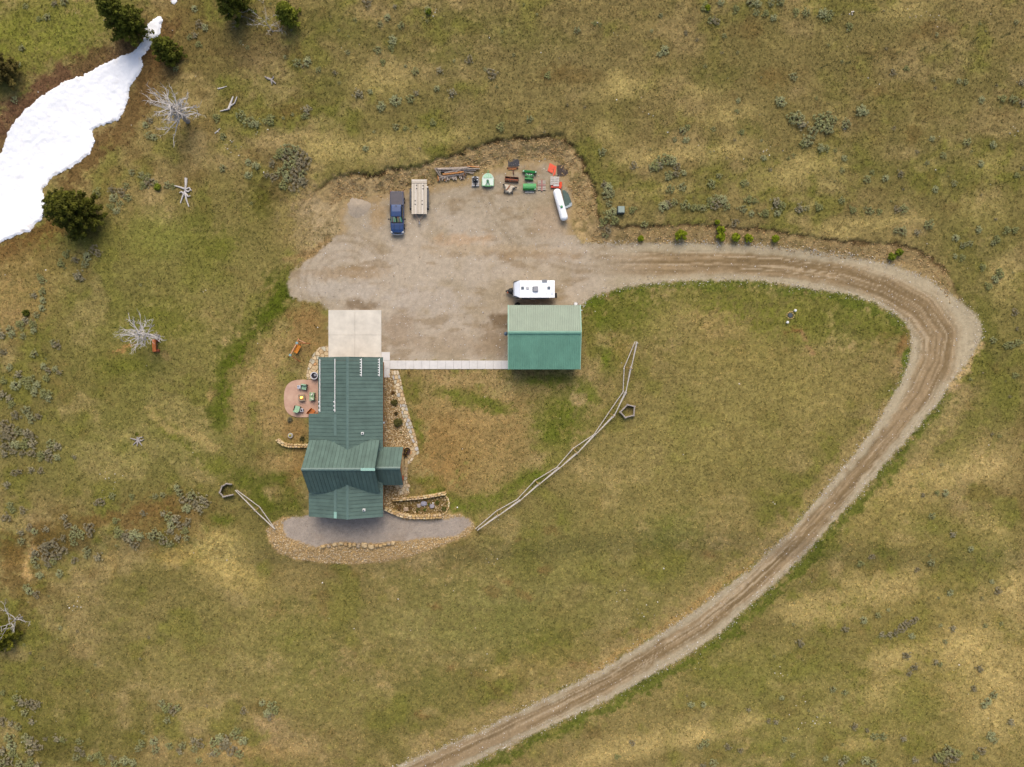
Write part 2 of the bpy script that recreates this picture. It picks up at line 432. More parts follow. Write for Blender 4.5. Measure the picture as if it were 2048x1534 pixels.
for x, y, rx, ry, a in [(620, 665, 45, 55, 0), (600, 640, 40, 24, 0), (560, 700, 60, 50, 0), (500, 775, 40, 45, 10), (540, 790, 40, 60, 0), (480, 840, 22, 40, 0), (540, 850, 45, 30, 0), (590, 860, 25, 22, 0), (595, 940, 24, 40, 0), (560, 925, 40, 20, 0), (420, 790, 12, 14, 0), (330, 710, 10, 6, 0)]:
    blob(x, y, rx, ry, a, S(160, 132, 84) if x < 590 else S(142, 110, 66), 0.8)
band([(296, 820), (320, 845), (350, 860), (380, 868), (425, 892)], 10, S(168, 144, 90), 0.65, 1.2)
band([(233, 703), (248, 699), (265, 692)], 4, S(160, 122, 72), 0.85, 0.3)
blob(420, 1100, 70, 45, 10, S(186, 162, 98), 0.85); blob(460, 1150, 60, 30, 20, S(178, 154, 92), 0.75); blob(360, 1110, 60, 20, 0, S(178, 150, 80), 0.6); blob(500, 1160, 40, 26, 0, S(170, 148, 84), 0.5)
band([(190, 1040), (260, 1035), (340, 1010)], 20, S(124, 94, 54), 0.6); blob(110, 1080, 120, 40, -15, S(104, 82, 38), 0.8); blob(30, 1110, 50, 60, 0, S(118, 88, 44), 0.8); blob(50, 1180, 60, 40, 0, S(100, 78, 36), 0.7); blob(350, 1040, 90, 60, 0, S(112, 84, 44), 0.6); band([(60, 1100), (52, 1125), (55, 1150)], 12, S(190, 156, 100), 0.8)
blob(200, 1250, 120, 50, 0, S(138, 120, 76), 0.6, 0.8); blob(450, 1300, 180, 120, 0, S(126, 118, 62), 0.6, 0.8); blob(600, 1280, 80, 60, 0, S(118, 116, 52), 0.5); blob(100, 1460, 100, 50, 0, S(100, 96, 40), 0.7); blob(60, 1420, 60, 40, 0, S(110, 104, 44), 0.6)
blob(20, 1460, 26, 26, 0, tan, 0.6); blob(470, 1500, 130, 24, 0, S(172, 142, 90), 0.7); blob(540, 1450, 36, 30, 0, S(172, 142, 100), 0.7); blob(400, 1430, 60, 14, 0, S(160, 142, 80), 0.7); blob(110, 1500, 50, 30, 0, S(86, 80, 34), 0.7)
blob(520, 1415, 22, 14, 0, S(96, 80, 38), 0.7); blob(270, 1475, 26, 24, 0, S(98, 94, 36), 0.7); blob(225, 1105, 12, 50, 0, S(160, 128, 70), 0.4)
# lawn in front of the house
blob(930, 880, 130, 130, 0, S(152, 124, 76), 0.95, 0.4); blob(900, 790, 60, 40, 0, S(150, 126, 78), 0.8); blob(970, 760, 140, 18, 0, S(168, 140, 94), 0.8); blob(890, 910, 60, 70, 0, S(146, 114, 66), 0.8); blob(1000, 960, 60, 40, 30, S(154, 130, 80), 0.7)
for x, y, rx, ry, a in [(820, 775, 26, 34, 10), (925, 795, 60, 16, 12), (985, 810, 40, 12, 20), (1090, 760, 80, 14, 0), (1130, 830, 60, 50, 0), (1110, 870, 40, 30, 20), (1170, 790, 30, 26, 0), (1200, 640, 30, 45, 0), (1210, 715, 40, 32, 0), (1185, 600, 22, 20, 0), (1010, 985, 60, 20, -35), (1070, 950, 60, 20, -35), (940, 1010, 40, 20, -30), (850, 960, 44, 12, 10), (900, 1005, 24, 20, 0), (870, 985, 20, 10, 0), (838, 870, 8, 40, -15)]:
    blob(x, y, rx, ry, a, green if a != 10 else S(100, 100, 34), 0.82)
blob(840, 850, 10, 10, 0, green, 0.6)
blob(1185, 730, 20, 26, 0, S(176, 148, 100), 0.7); blob(1155, 800, 14, 14, 0, S(184, 152, 110), 0.8); blob(1240, 700, 22, 40, 0, S(130, 112, 54), 0.6); blob(1080, 920, 30, 14, -35, S(170, 144, 96), 0.7); blob(870, 744, 50, 10, 0, S(160, 130, 88), 0.6)
# inside the loop
blob(1500, 630, 330, 70, 0, S(104, 106, 34), 0.8, 0.7); blob(1250, 620, 80, 40, 0, S(100, 104, 34), 0.7); blob(1420, 655, 80, 34, 10, S(170, 140, 92), 0.7); blob(1340, 640, 50, 30, 0, S(150, 132, 78), 0.6); blob(1700, 650, 80, 50, 0, S(96, 100, 34), 0.6); blob(1760, 640, 40, 36, 0, green2, 0.6); blob(1500, 720, 120, 40, 0, S(138, 120, 64), 0.55)
blob(1350, 900, 240, 160, -30, S(134, 122, 66), 0.7, 0.8); blob(1500, 850, 200, 160, -30, S(136, 122, 68), 0.7, 0.8); blob(1150, 1150, 260, 140, 0, S(130, 120, 66), 0.7, 0.8); blob(1650, 800, 120, 120, 0, S(136, 122, 66), 0.6, 0.8)
blob(900, 1250, 200, 90, 0, S(112, 112, 54), 0.6, 0.8); blob(1100, 1290, 60, 30, 0, green2, 0.6); blob(1340, 1060, 60, 40, 0, S(104, 108, 44), 0.6); blob(1000, 1340, 40, 14, -25, S(174, 148, 92), 0.7); blob(1080, 1330, 120, 30, -20, S(146, 124, 72), 0.55); blob(700, 1400, 160, 60, 0, S(120, 116, 56), 0.5)
for x, y in [(1100, 1062), (1036, 1080), (1085, 1140), (1012, 1165), (1050, 1190), (1270, 1265), (905, 1336), (1150, 1330), (870, 1210), (1180, 1330), (985, 1185), (1415, 1110), (840, 1430)]:
    blob(x, y, 14, 8, 20, S(116, 86, 50), 0.6)
band([(1800, 800), (1720, 880), (1640, 975), (1580, 1045), (1500, 1120), (1400, 1195), (1290, 1270), (1180, 1335), (1080, 1385), (960, 1440), (850, 1490)], 22, S(164, 138, 90), 0.55)
band([(1500, 1128), (1400, 1205), (1290, 1278), (1180, 1343)], 7, S(172, 136, 82), 0.5)
blob(1590, 664, 18, 12, 20, S(140, 96, 58), 0.9); band([(1600, 668), (1612, 685), (1622, 706)], 6, S(150, 114, 78), 0.7, 0.9); blob(1803, 690, 14, 20, 20, S(130, 96, 56), 0.8); blob(1795, 730, 14, 24, 10, S(160, 132, 88), 0.7)
band([(1170, 612), (1190, 595), (1250, 582), (1320, 572), (1400, 568), (1500, 568), (1600, 582), (1690, 596), (1740, 614), (1780, 634), (1800, 655)], 12, S(90, 100, 30), 0.68, 1.3)
band([(1817, 700), (1806, 750), (1790, 785)], 6, S(84, 98, 26), 0.8)
# outside the lower road
blob(1900, 1300, 240, 260, 0, S(160, 138, 80), 0.55, 0.8); blob(1600, 1420, 300, 120, 0, S(136, 126, 66), 0.6, 0.8); blob(1780, 1010, 130, 60, -25, S(164, 142, 84), 0.6); blob(1500, 1330, 130, 60, 0, S(132, 122, 64), 0.6)
for x, y, rx, ry in [(1980, 1340, 90, 60), (2000, 1440, 60, 60), (1660, 1225, 80, 30), (1600, 1210, 50, 26), (1790, 1315, 70, 26), (1760, 1380, 60, 40), (1720, 1485, 60, 20), (1290, 1485, 110, 26), (1850, 950, 70, 30), (1960, 930, 60, 40), (1790, 1170, 60, 30), (1980, 1060, 40, 40), (1930, 1290, 80, 40), (2020, 1180, 30, 60), (1400, 1470, 60, 20), (1180, 1520, 60, 14), (1720, 1180, 60, 30), (1500, 1440, 40, 20)]:
    blob(x, y, rx, ry, -12, S(190, 164, 104), 0.68, 0.75)
for x, y, rx, ry in [(1960, 1120, 70, 70), (1830, 1410, 70, 40), (1600, 1340, 60, 30), (1900, 870, 60, 60), (1450, 1350, 70, 30), (1560, 1500, 80, 20), (1860, 1050, 60, 24), (1990, 820, 50, 50)]:
    blob(x, y, rx, ry, 0, S(112, 110, 46), 0.65)
band([(1900, 790), (1850, 850), (1805, 912), (1720, 1008), (1668, 1064), (1610, 1130), (1510, 1222), (1447, 1278), (1380, 1322), (1228, 1411), (1140, 1450), (1018, 1507), (950, 1540)], 13, S(88, 96, 28), 0.8, 1.5)
band([(1930, 780), (1880, 850), (1830, 920)], 20, S(160, 136, 90), 0.5); band([(1960, 690), (1935, 735), (1905, 775)], 9, S(196, 164, 116), 0.7)
# cut banks: bare rubble below the turf edge
_u, _v = GX * PPM + CX, CY - GY * PPM
bd, barc, _ = pdist(BANKP, _u, _v)
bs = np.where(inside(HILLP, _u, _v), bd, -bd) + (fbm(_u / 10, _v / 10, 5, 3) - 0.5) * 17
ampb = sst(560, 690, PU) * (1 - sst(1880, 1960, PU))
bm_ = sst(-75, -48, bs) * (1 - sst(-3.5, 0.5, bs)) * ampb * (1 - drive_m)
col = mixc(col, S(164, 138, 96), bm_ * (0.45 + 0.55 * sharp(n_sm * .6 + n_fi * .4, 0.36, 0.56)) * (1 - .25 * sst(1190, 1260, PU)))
col = mixc(col, S(72, 52, 28), 0.95 * sst(-7, -2.5, bs) * (1 - sst(-0.5, 1.5, bs)) * ampb * sharp(fbm(PU / 18, PV / 18, 77, 3), 0.3, 0.5))  # dark soil face, with the shade under the turf lip painted in
col = mixc(col, S(146, 120, 80), 0.35 * sst(-80, -60, bs) * (1 - sst(-3.5, 0.5, bs)) * ampb * sst(1160, 1200, PU) * (1 - drive_m))
blob(650, 410, 60, 40, -20, S(150, 124, 82), 0.75); blob(645, 455, 60, 70, 0, S(164, 142, 106), 0.9); blob(620, 520, 50, 20, -30, S(150, 120, 78), 0.6); blob(590, 470, 40, 40, 0, S(130, 112, 66), 0.6)
band([(580, 520), (640, 500), (700, 478)], 12, S(150, 118, 76), 0.5)
# rock beds
for P_, c_ in [(ROCKBED, S(150, 120, 74)), (ROCKBED2, S(136, 110, 68)), (GARDEN, S(118, 96, 56))]:
    col = mixc(col, c_, sst(-1.5, 1.5, sd_poly(P_, QUs, QVs)))
col = mixc(col, S(172, 140, 92), rip_m)

# gravel of the yard and the lane -------------------------------------------
gr = np.zeros(PU.shape + (3,)) + S(170, 152, 132)
gr = mixc(gr, S(186, 168, 152), sharp(n_big, 0.45, 0.6) * 0.7)
gr = mixc(gr, S(158, 138, 112), 0.6 * sharp(n_mid, 0.5, 0.72))
gr = mixc(gr, S(140, 116, 88), 0.55 * sharp(fbm(PU / 50, PV / 18, 83, 4), 0.58, 0.76))
rd, rarc, rside = pdist(ROAD_MID, PU + wx * 2, PV + wy * 2)
rs = rd * rside
lane = sst(1150, 1330, PU + np.maximum(0, PV - 700) * 2)
streak = fbm(rs / 2.6, rarc / 160, 91, 3); streak2 = fbm(rs / 7.0, rarc / 230, 95, 3)
lanec = np.zeros_like(gr) + S(150, 126, 98)
lanec = mixc(lanec, S(122, 100, 72), 0.9 * sharp(streak2, 0.46, 0.58))
lanec = mixc(lanec, S(176, 154, 128), 0.8 * sharp(streak, 0.52, 0.7))
for off_, st_ in [(-17, .5), (-8, .65), (6, .7), (14, .55), (20, .35), (-26, .5), (-36, .4), (28, .4)]:
    lanec = mixc(lanec, S(112, 92, 66), st_ * (1 - sst(0.8, 3.6, np.abs(rs - off_ + (fbm(rarc / 70, rarc * 0 + off_, 131, 3) - 0.5) * 9))) * sharp(fbm(rarc / 55, rarc * 0 + off_ * 3, 137, 3), 0.34, 0.55))
shoulder = S(182, 166, 142)
halfw = np.where(PV > 760, 24, 30) + 26 * np.exp(-(((PU - 1880) / 110) ** 2 + ((PV - 660) / 130) ** 2))
edge = sst(halfw * 0.45, halfw * 1.05, rd + (n_sm - 0.5) * 14 + (streak2 - 0.5) * 16)
lanec = mixc(lanec, shoulder, edge * 0.72)
lanec = lanec * 1.13 * (1 - (edge * 0.25 * sharp(n_fi, 0.5, 0.8))[..., None])
gr = gr * (1 - lane[..., None]) + lanec * lane[..., None]
for x, y, rx, ry, c_, st in [(930, 480, 60, 14, S(186, 148, 112), 0.5), (1000, 500, 180, 12, S(176, 150, 120), 0.5), (720, 610, 40, 14, S(120, 96, 70), 0.7), (800, 660, 40, 40, S(150, 126, 104), 0.6), (1000, 640, 26, 18, S(112, 90, 66), 0.8), (985, 680, 40, 30, S(138, 114, 90), 0.7), (900, 690, 120, 24, S(164, 142, 120), 0.6), (1060, 510, 120, 10, S(150, 122, 92), 0.5), (715, 415, 24, 16, S(176, 164, 152), 0.8), (755, 430, 18, 30, S(168, 136, 96), 0.6), (1065, 605, 50, 8, S(132, 108, 82), 0.6), (1100, 440, 40, 40, S(178, 150, 126), 0.4), (860, 600, 90, 30, S(192, 176, 166), 0.5), (640, 560, 50, 30, S(188, 172, 158), 0.6), (1030, 300, 90, 20, S(150, 124, 86), 0.7), (700, 545, 90, 14, S(150, 118, 80), 0.45), (690, 580, 90, 20, S(184, 170, 160), 0.5)]:
    du = (QU - x) / rx; dv = (QV - y) / ry
    gr = mixc(gr, c_, st * (1 - sst(0.5, 1.2, np.hypot(du, dv) + (n_sm - 0.5) * 0.9)))
# rubbly margin of the yard under the bank and on its east side
gr = mixc(gr, S(164, 134, 90), 0.7 * (1 - sst(4, 24, drive_sd + (n_sm - 0.5) * 22)) * (PV < 470) * (PU < 1200))
# wheel tracks turning in the yard
for cx_, cy_, rr in [(690, 560, 46), (690, 560, 60), (1190, 300, 232), (1190, 300, 246), (690, 560, 78), (690, 560, 92)]:
    dd = np.abs(np.hypot(PU - cx_, PV - cy_) - rr + wx * 3)
    gr = mixc(gr, S(136, 114, 90), 0.34 * (1 - sst(1.0, 4.5, dd)) * sharp(n_mid, 0.35, 0.55))
gr = gr * np.array([0.97, 1.0, 0.92]) * (0.84 + 0.32 * n_fi)[..., None]
col = col * np.array([1.03, 1.06, 1.06]) * (0.74 + 0.52 * n_fi)[..., None] * (0.84 + 0.32 * n_sm)[..., None] * (0.9 + 0.2 * n_st)[..., None]
gb = (np.zeros_like(gr) + S(166, 152, 140)) * (0.82 + 0.36 * n_fi)[..., None]
gb = gb * np.array([.99, 1.0, .95])
gb = mixc(gb, S(150, 132, 112), 0.5 * sharp(n_mid, 0.5, 0.75))
col = col * (1 - drive_m[..., None]) + gr * drive_m[..., None]
col = col * (1 - gbed_m[..., None]) + gb * gbed_m[..., None]
# far beyond the picture keep the meadow colour
far = sst(72, 76, np.maximum(np.abs(GX), np.abs(GY) * 72 / 54.5))
col = col * (1 - far[..., None]) + np.asarray(olive) * far[..., None]

smooth_w = 1 - np.maximum(drive_m, gbed_m) * 0.86
near = (np.abs(GX) < 73) & (np.abs(GY) < 56)
yardw = 1 - (1 - sst(0, 25, np.maximum(np.maximum(600 - PU, PU - 1165), np.maximum(600 - PV, PV - 1040)))) * 0.6
MICRO = np.where(near, micro(PU, PV, smooth_w * yardw), 0)
HZ = HZ0 + MICRO
nx, ny = GX.shape
def height_at(x, y):
    i = int(np.clip(np.searchsorted(gx, x) - 1, 0, nx - 2)); j = int(np.clip(np.searchsorted(gy, y) - 1, 0, ny - 2))
    a = (x - gx[i]) / (gx[i + 1] - gx[i]); b = (y - gy[j]) / (gy[j + 1] - gy[j])
    return float((HZ[i, j] * (1 - a) + HZ[i + 1, j] * a) * (1 - b) + (HZ[i, j + 1] * (1 - a) + HZ[i + 1, j + 1] * a) * b)
def G(px, py, dz=0.0):
    """ground point that shows at photograph pixel px,py"""
    z = 0.0
    for _ in range(4):
        p = W(px, py, z); z = height_at(p.x, p.y)
    return Vector((p.x, p.y, z + dz))
def Garr(px, py):
    px = np.asarray(px, float); py = np.asarray(py, float); z = np.zeros(px.shape)
    for _ in range(3):
        k = (1 - z / H) / PPM; X = (px - CX) * k; Y = (CY - py) * k
        i = np.clip(np.searchsorted(gx, X) - 1, 0, nx - 2); j = np.clip(np.searchsorted(gy, Y) - 1, 0, ny - 2)
        a = (X - gx[i]) / (gx[i + 1] - gx[i]); b = (Y - gy[j]) / (gy[j + 1] - gy[j])
        z = (HZ[i, j] * (1 - a) + HZ[i + 1, j] * a) * (1 - b) + (HZ[i, j + 1] * (1 - a) + HZ[i + 1, j + 1] * a) * b
    return X, Y, z, i, j

VG = np.stack([GX, GY, HZ], -1).reshape(-1, 3)
CG = np.clip(col, 0.003, 0.9).reshape(-1, 3)
ii, jj = np.meshgrid(np.arange(nx - 1), np.arange(ny - 1), indexing='ij')
FG = np.stack([ii * ny + jj, (ii + 1) * ny + jj, (ii + 1) * ny + jj + 1, ii * ny + jj + 1], -1).reshape(-1, 4)
def face_mask(m): return ((m[:-1, :-1] + m[1:, :-1] + m[1:, 1:] + m[:-1, 1:]) / 4 > 0.5).reshape(-1)
fd = face_mask(drive_m); fg = face_mask(gbed_m) & ~fd
ground_mat = vmat("meadow ground", 0.95, ((1.2, 0.12), (3.2, 0.26), (8.0, 0.30)), bump=0.5, bscale=6.0, spec=0.1)
gravel_mat = vmat("gravel ground", 0.95, ((1.2, 0.07), (3.5, 0.10), (9.0, 0.16)), bump=0.35, bscale=24.0, spec=0.1)
def submesh(name, mask, m):
    f = FG[mask]; u, inv = np.unique(f, return_inverse=True)
    o = link(name, npmesh(name, VG[u], inv.reshape(f.shape), CG[u], True, m))
    return tag(o, kind="structure")
submesh("ground", ~(fd | fg), ground_mat)
submesh("gravel_drive", fd, gravel_mat)
submesh("gravel_bed", fg, gravel_mat)

# snow lying in the gully ----------------------------------------------------
def snow_sheet(poly, x0, x1, y0, y1, thick, name, step=0.11):
    a = W(x0, y0); b = W(x1, y1)
    xs = np.arange(a.x, b.x, step); ys = np.arange(b.y, a.y, step)
    SX, SY = np.meshgrid(xs, ys, indexing='ij')
    z = hgt(SX, SY); k = H / (H - z); u = CX + SX * PPM * k; v = CY - SY * PPM * k
    sw = (fbm(u / 7, v / 7, 101, 4) - 0.5) * 12
    sdp = sd_poly(poly, u + sw * 0.6, v + (fbm(u / 7, v / 7, 107, 4) - 0.5) * 9)
    zz = z + 0.04 + thick * sst(-1, 5, sdp) + 0.25 * thick * sst(4, 60, sdp) + (fbm(u / 9, v / 9, 111, 4) - 0.5) * 0.16 * sst(0, 6, sdp) + (fbm(u / 40, v / 40, 113, 3) - 0.5) * 0.22 * sst(2, 30, sdp)
    n2 = SX.shape[1]
    VV = np.stack([SX, SY, zz], -1).reshape(-1, 3)
    i, j = np.meshgrid(np.arange(SX.shape[0] - 1), np.arange(n2 - 1), indexing='ij')
    F = np.stack([i * n2 + j, (i + 1) * n2 + j, (i + 1) * n2 + j + 1, i * n2 + j + 1], -1)
    ok = (sdp[:-1, :-1] + sdp[1:, 1:] + sdp[1:, :-1] + sdp[:-1, 1:]) > 0
    F = F[ok]; uq, inv = np.unique(F, return_inverse=True)
    dirtn = fbm(u / 9, v / 9, 119, 4).reshape(-1)
    rim = (1 - sst(0, 14, sdp)).reshape(-1)
    c = np.zeros((len(VV), 3)) + np.array([0.665, 0.665, 0.67])
    w = (sst(0.55, 0.85, dirtn) * (0.16 + 0.5 * rim))[:, None]
    c = c * (1 - w) + np.array([0.42, 0.36, 0.28]) * w
    o = link(name, npmesh(name, VV[uq], inv.reshape(F.shape), c[uq], True, MATS["snow"]))
    return tag(o, kind="structure")
vmat("snow", 0.7, ((1.5, 0.03), (9.0, 0.05)), bump=0.35, bscale=7.0, spec=0.3)
snow_sheet(SNOW, -150, 335, 20, 545, 0.22, "snow")
snow_sheet([(338, -8), (354, -6), (353, 3), (347, 8), (342, 3)], 330, 362, -14, 14, 0.12, "snow")
# ------------------------------------------------------------------ house
roof_green = C(94, 115, 104)
M_roof = mat("green standing seam metal", roof_green, 0.6, 0.0, 0.05, 1.2, spec=0.28)
M_roof_s = mat("green ridge metal", C(94, 117, 107), 0.5, 0.0, 0.05, 1.2, spec=0.5)
M_mint = mat("pale mint metal", C(150, 190, 172), 0.5, 0, 0.05, 2, spec=0.5)
M_log = mat("honey stained logs", C(150, 96, 48), 0.6, 0, 0.2, 2.0, stretch=(1, 1, 6))
M_white = mat("white painted metal", C(232, 230, 224), 0.5, 0, 0.04, 3)
M_glass = mat("dark window glass", (0.02, 0.025, 0.03), 0.08, 0, 0.1, 1, spec=0.6)
M_conc = mat("pale broom-finished concrete", C(216, 207, 190), 0.9, 0, 0.07, .7, bump=0.15, bscale=60)
M_dark = mat("black metal", C(38, 38, 40), 0.5, 0.2, 0.2, 5)
M_stone = mat("tan sandstone", C(196, 166, 116), 0.9, 0, 0.16, 3.0, bump=0.5, bscale=9)
M_deck = mat("weathered deck boards", C(150, 110, 74), 0.8, 0, 0.15, 3, stretch=(1, 6, 1))

random.seed(5)
house = thing("house", "log house with green standing-seam metal roofs and cross gable", "house", (W(692, 900).x, W(692, 900).y, 0))
HO = house.location.copy()
def loc3(v): return Vector(v) - HO

M_roofv = [M_roof] + [mat("green standing seam metal %d" % i, tuple(x * k for x in roof_green), rg + .08, 0.0, 0.09, 0.8, spec=0.28) for i, (k, rg) in enumerate([(.93, .55), (1.05, .48), (.98, .6)])]
def roof_face(root, e0, e1, r0, r1, m, pitchw=0.47, t=0.05, seam=0.05, name="roof_panel", n=None):
    """quad roof slope e0-e1 (eave) r0-r1 (ridge), split into standing-seam panels, one object each"""
    e0, e1, r0, r1 = (Vector(p) for p in (e0, e1, r0, r1))
    L = ((e1 - e0).length + (r1 - r0).length) / 2
    n = n or max(1, round(L / pitchw))
    nor = (e1 - e0).cross(r0 - e0).normalized()
    if nor.z < 0: nor = -nor
    for i in range(n):
        a, b = i / n, (i + 1) / n
        g = 0.004
        A, B, Cc, D = e0.lerp(e1, a), e0.lerp(e1, b), r0.lerp(r1, b), r0.lerp(r1, a)
        sx = (B - A).normalized()
        mb = MB()
        up = nor * t
        z_ = nor * random.uniform(0, 0.006)
        mb.add([A + sx * g + z_, B - sx * g + z_, Cc - sx * g + z_, D + sx * g + z_, A + sx * g + up + z_, B - sx * g + up + z_, Cc - sx * g + up + z_, D + sx * g + up + z_],
               [(3, 2, 1, 0), (4, 5, 6, 7), (0, 1, 5, 4), (1, 2, 6, 5), (2, 3, 7, 6), (3, 0, 4, 7)])
        w = 0.045
        s0 = nor * (t - 0.01); s1 = nor * (t + seam)
        mb.add([A + sx * g + s0, A + sx * (g + w) + s0, D + sx * (g + w) + s0, D + sx * g + s0, A + sx * g + s1, A + sx * (g + w) + s1, D + sx * (g + w) + s1, D + sx * g + s1],
               [(3, 2, 1, 0), (4, 5, 6, 7), (0, 1, 5, 4), (1, 2, 6, 5), (2, 3, 7, 6), (3, 0, 4, 7)])
        link(name, mb.mesh(name, random.choice(M_roofv)), root)

def gable_roof(name, parts, ridge, m, parent):
    """one roof: base mesh (a ridge cap) with its panels as sub-parts"""
    a, b = ridge
    mb = MB()
    d = (b - a).normalized(); sx = d.cross(Vector((0, 0, 1))).normalized()
    for s in (-1, 1):
        p = [a + Vector((0, 0, .10)), b + Vector((0, 0, .10)), b + sx * s * .18 + Vector((0, 0, .02)), a + sx * s * .18 + Vector((0, 0, .02))]
        q = [v + Vector((0, 0, .025)) for v in p]
        mb.add(p + q, [(3, 2, 1, 0), (4, 5, 6, 7), (0, 1, 5, 4), (1, 2, 6, 5), (2, 3, 7, 6), (3, 0, 4, 7)])
    r = mb.build(name, M_roof_s, parent)
    for q in parts: roof_face(r, *q, m)
    return r

ZE, ZR = 3.0, 4.82
def P(px, py, z): return loc3(W(px, py, z))
def PX(x, y, z): return loc3((x, y, z))
XE = W(766, 0, ZE).x; XR = W(695, 0, ZR).x; XWg = W(637, 0, ZE).x
YN = W(0, 714.5, ZE).y; YM = W(0, 828, 4.0).y; YX = W(0, 938, 7).y
# garage and middle: east slope runs through, west slope steps out at the middle
Zb = 4.07; XB = W(671, 0, Zb).x; Zw = 2.72; XWm = W(618, 0, Zw).x
YS = W(0, 1033.5, ZE).y
garage_roof = gable_roof("roof", [
    (PX(XWg, YM, ZE), PX(XWg, YN, ZE), PX(XR, YM, ZR), PX(XR, YN, ZR)),
    (PX(XE, YN, ZE), PX(XE, YM, ZE), PX(XR, YN, ZR), PX(XR, YM, ZR))], (PX(XR, YM, ZR), PX(XR, YN, ZR)), M_roof, house)
mid_roof = gable_roof("roof", [
    (PX(XB, YX, Zb), PX(XB, YM, Zb), PX(XR, YX, ZR), PX(XR, YM, ZR)),
    (PX(XWm, YX, Zw), PX(XWm, YM, Zw), PX(XB, YX, Zb), PX(XB, YM, Zb)),
    (PX(XE, YM, ZE), PX(XE, YX, ZE), PX(XR, YM, ZR), PX(XR, YX, ZR))], (PX(XR, YX, ZR), PX(XR, YM, ZR)), M_roof, house)
south_roof = gable_roof("roof", [
    (PX(XB, YS, Zb), PX(XB, YX, Zb), PX(XR, YS, ZR), PX(XR, YX, ZR)),
    (PX(XWm, YS, Zw), PX(XWm, YX, Zw), PX(XB, YS, Zb), PX(XB, YX, Zb)),
    (PX(XE, YX, ZE), PX(XE, YS, ZE), PX(XR, YX, ZR), PX(XR, YS, ZR))], (PX(XR, YS, ZR), PX(XR, YX, ZR)), M_roof, house)
# cross gable
ce = 3.7; cr = 7.15
cN = W(0, 880.5, ce).y; cS = W(0, 984.8, ce).y; cY = W(0, 938.5, cr).y
cW = W(618.5, 0, ce).x; cE = W(759.5, 0, ce).x
cross_roof = gable_roof("roof", [
    (PX(cE, cN, ce), PX(cW, cN, ce), PX(cE, cY, cr), PX(cW, cY, cr)),
    (PX(cW, cS, ce), PX(cE, cS, ce), PX(cW, cY, cr), PX(cE, cY, cr))], (PX(cW, cY, cr), PX(cE, cY, cr)), M_roof, house)
pe = 2.7; pr = 5.15
pN = W(0, 894.4, pe).y; pS = W(0, 969.6, pe).y; pY = W(0, 936.2, pr).y; pE = W(806.8, 0, pe).x; pW = cE - 0.6
porch_roof = gable_roof("roof", [
    (PX(pE, pN, pe), PX(pW, pN, pe), PX(pE, pY, pr), PX(pW, pY, pr)),
    (PX(pW, pS, pe), PX(pE, pS, pe), PX(pW, pY, pr), PX(pE, pY, pr))], (PX(pW, pY, pr), PX(pE, pY, pr)), M_roof, house)
# pale replacement pieces of ridge cap and break flashing
mb = MB(); mb.box(loc3(((W(722, 0, cr).x + W(750.5, 0, cr).x) / 2, cY, cr + .15)), (W(750.5, 0, cr).x - W(722, 0, cr).x, .34, .05)); tag(mb.build("ridge_cap", M_mint, cross_roof), "pale mint length of ridge cap")
def strip(y0, y1, m, w=.2, dz=.05, root=None):
    mb = MB(); sl = (ZR - Zb) / (XR - XB)
    q = [PX(XB - w, y0, Zb - w * .37 + dz), PX(XB + w, y0, Zb + w * sl + dz), PX(XB + w, y1, Zb + w * sl + dz), PX(XB - w, y1, Zb - w * .37 + dz)]
    t = [v + Vector((0, 0, .06)) for v in q]
    mb.add(q + t, [(3, 2, 1, 0), (4, 5, 6, 7), (0, 1, 5, 4), (1, 2, 6, 5), (2, 3, 7, 6), (3, 0, 4, 7)])
    return mb.build("flashing", m, root)
M_flash = mat("dull green flashing", C(100, 122, 112), 0.5, 0, 0.05, 2)
strip(cN + 0.6, YM - .02, M_flash, root=mid_roof); strip(YS + .9, cS + .6, M_flash, root=south_roof)
tag(strip(YS + .02, YS + .85, M_mint, .2, .055, south_roof), "pale mint end of the flashing")
# snow rails on the garage roof
def on_roof(px, py, zg=3.9):
    z = zg
    for _ in range(6):
        p = W(px, py, z)
        z = ZR - abs(p.x - XR) * (ZR - ZE) / (XE - XR)
    return p.x, p.y, z
for x, y0, y1, br in [(640.5, 718, 824, 13), (670.5, 717.5, 824, 13), (723.5, 717, 752.5, 7), (759.5, 717, 752.5, 7)]:
    a = Vector(on_roof(x, y0)); b = Vector(on_roof(x, y1)); up = Vector((0, 0, .17))
    mb = MB(); mb.beam(loc3(a + up), loc3(b + up), .09, .06)
    s_ = mb.build("snow_rail", M_white, garage_roof)
    n = br
    for i in range(n):
        if x < 700 and i < n - 3: continue
        p = a.lerp(b, (i + .5) / n)
        link("bracket", MB().box(loc3(p + Vector((-.10, 0, .13))), (.22, .12, .08)).mesh("bracket", M_white), garage_roof)
# plumbing vents
for px, py in [(725.5, 866.5), (728.5, 1019.5)]:
    x, y, z = on_roof(px, py)
    mb = MB(); mb.box(loc3((x, y, z + .14)), (.34, .34, .18)); v = mb.build("roof_vent", M_white, mid_roof if py < 900 else south_roof, bevel=.02)
    link("vent_pipe", MB().cyl(loc3((x, y, z + .22)), .07, .22, 10).mesh("vent_pipe", M_dark), v.parent)

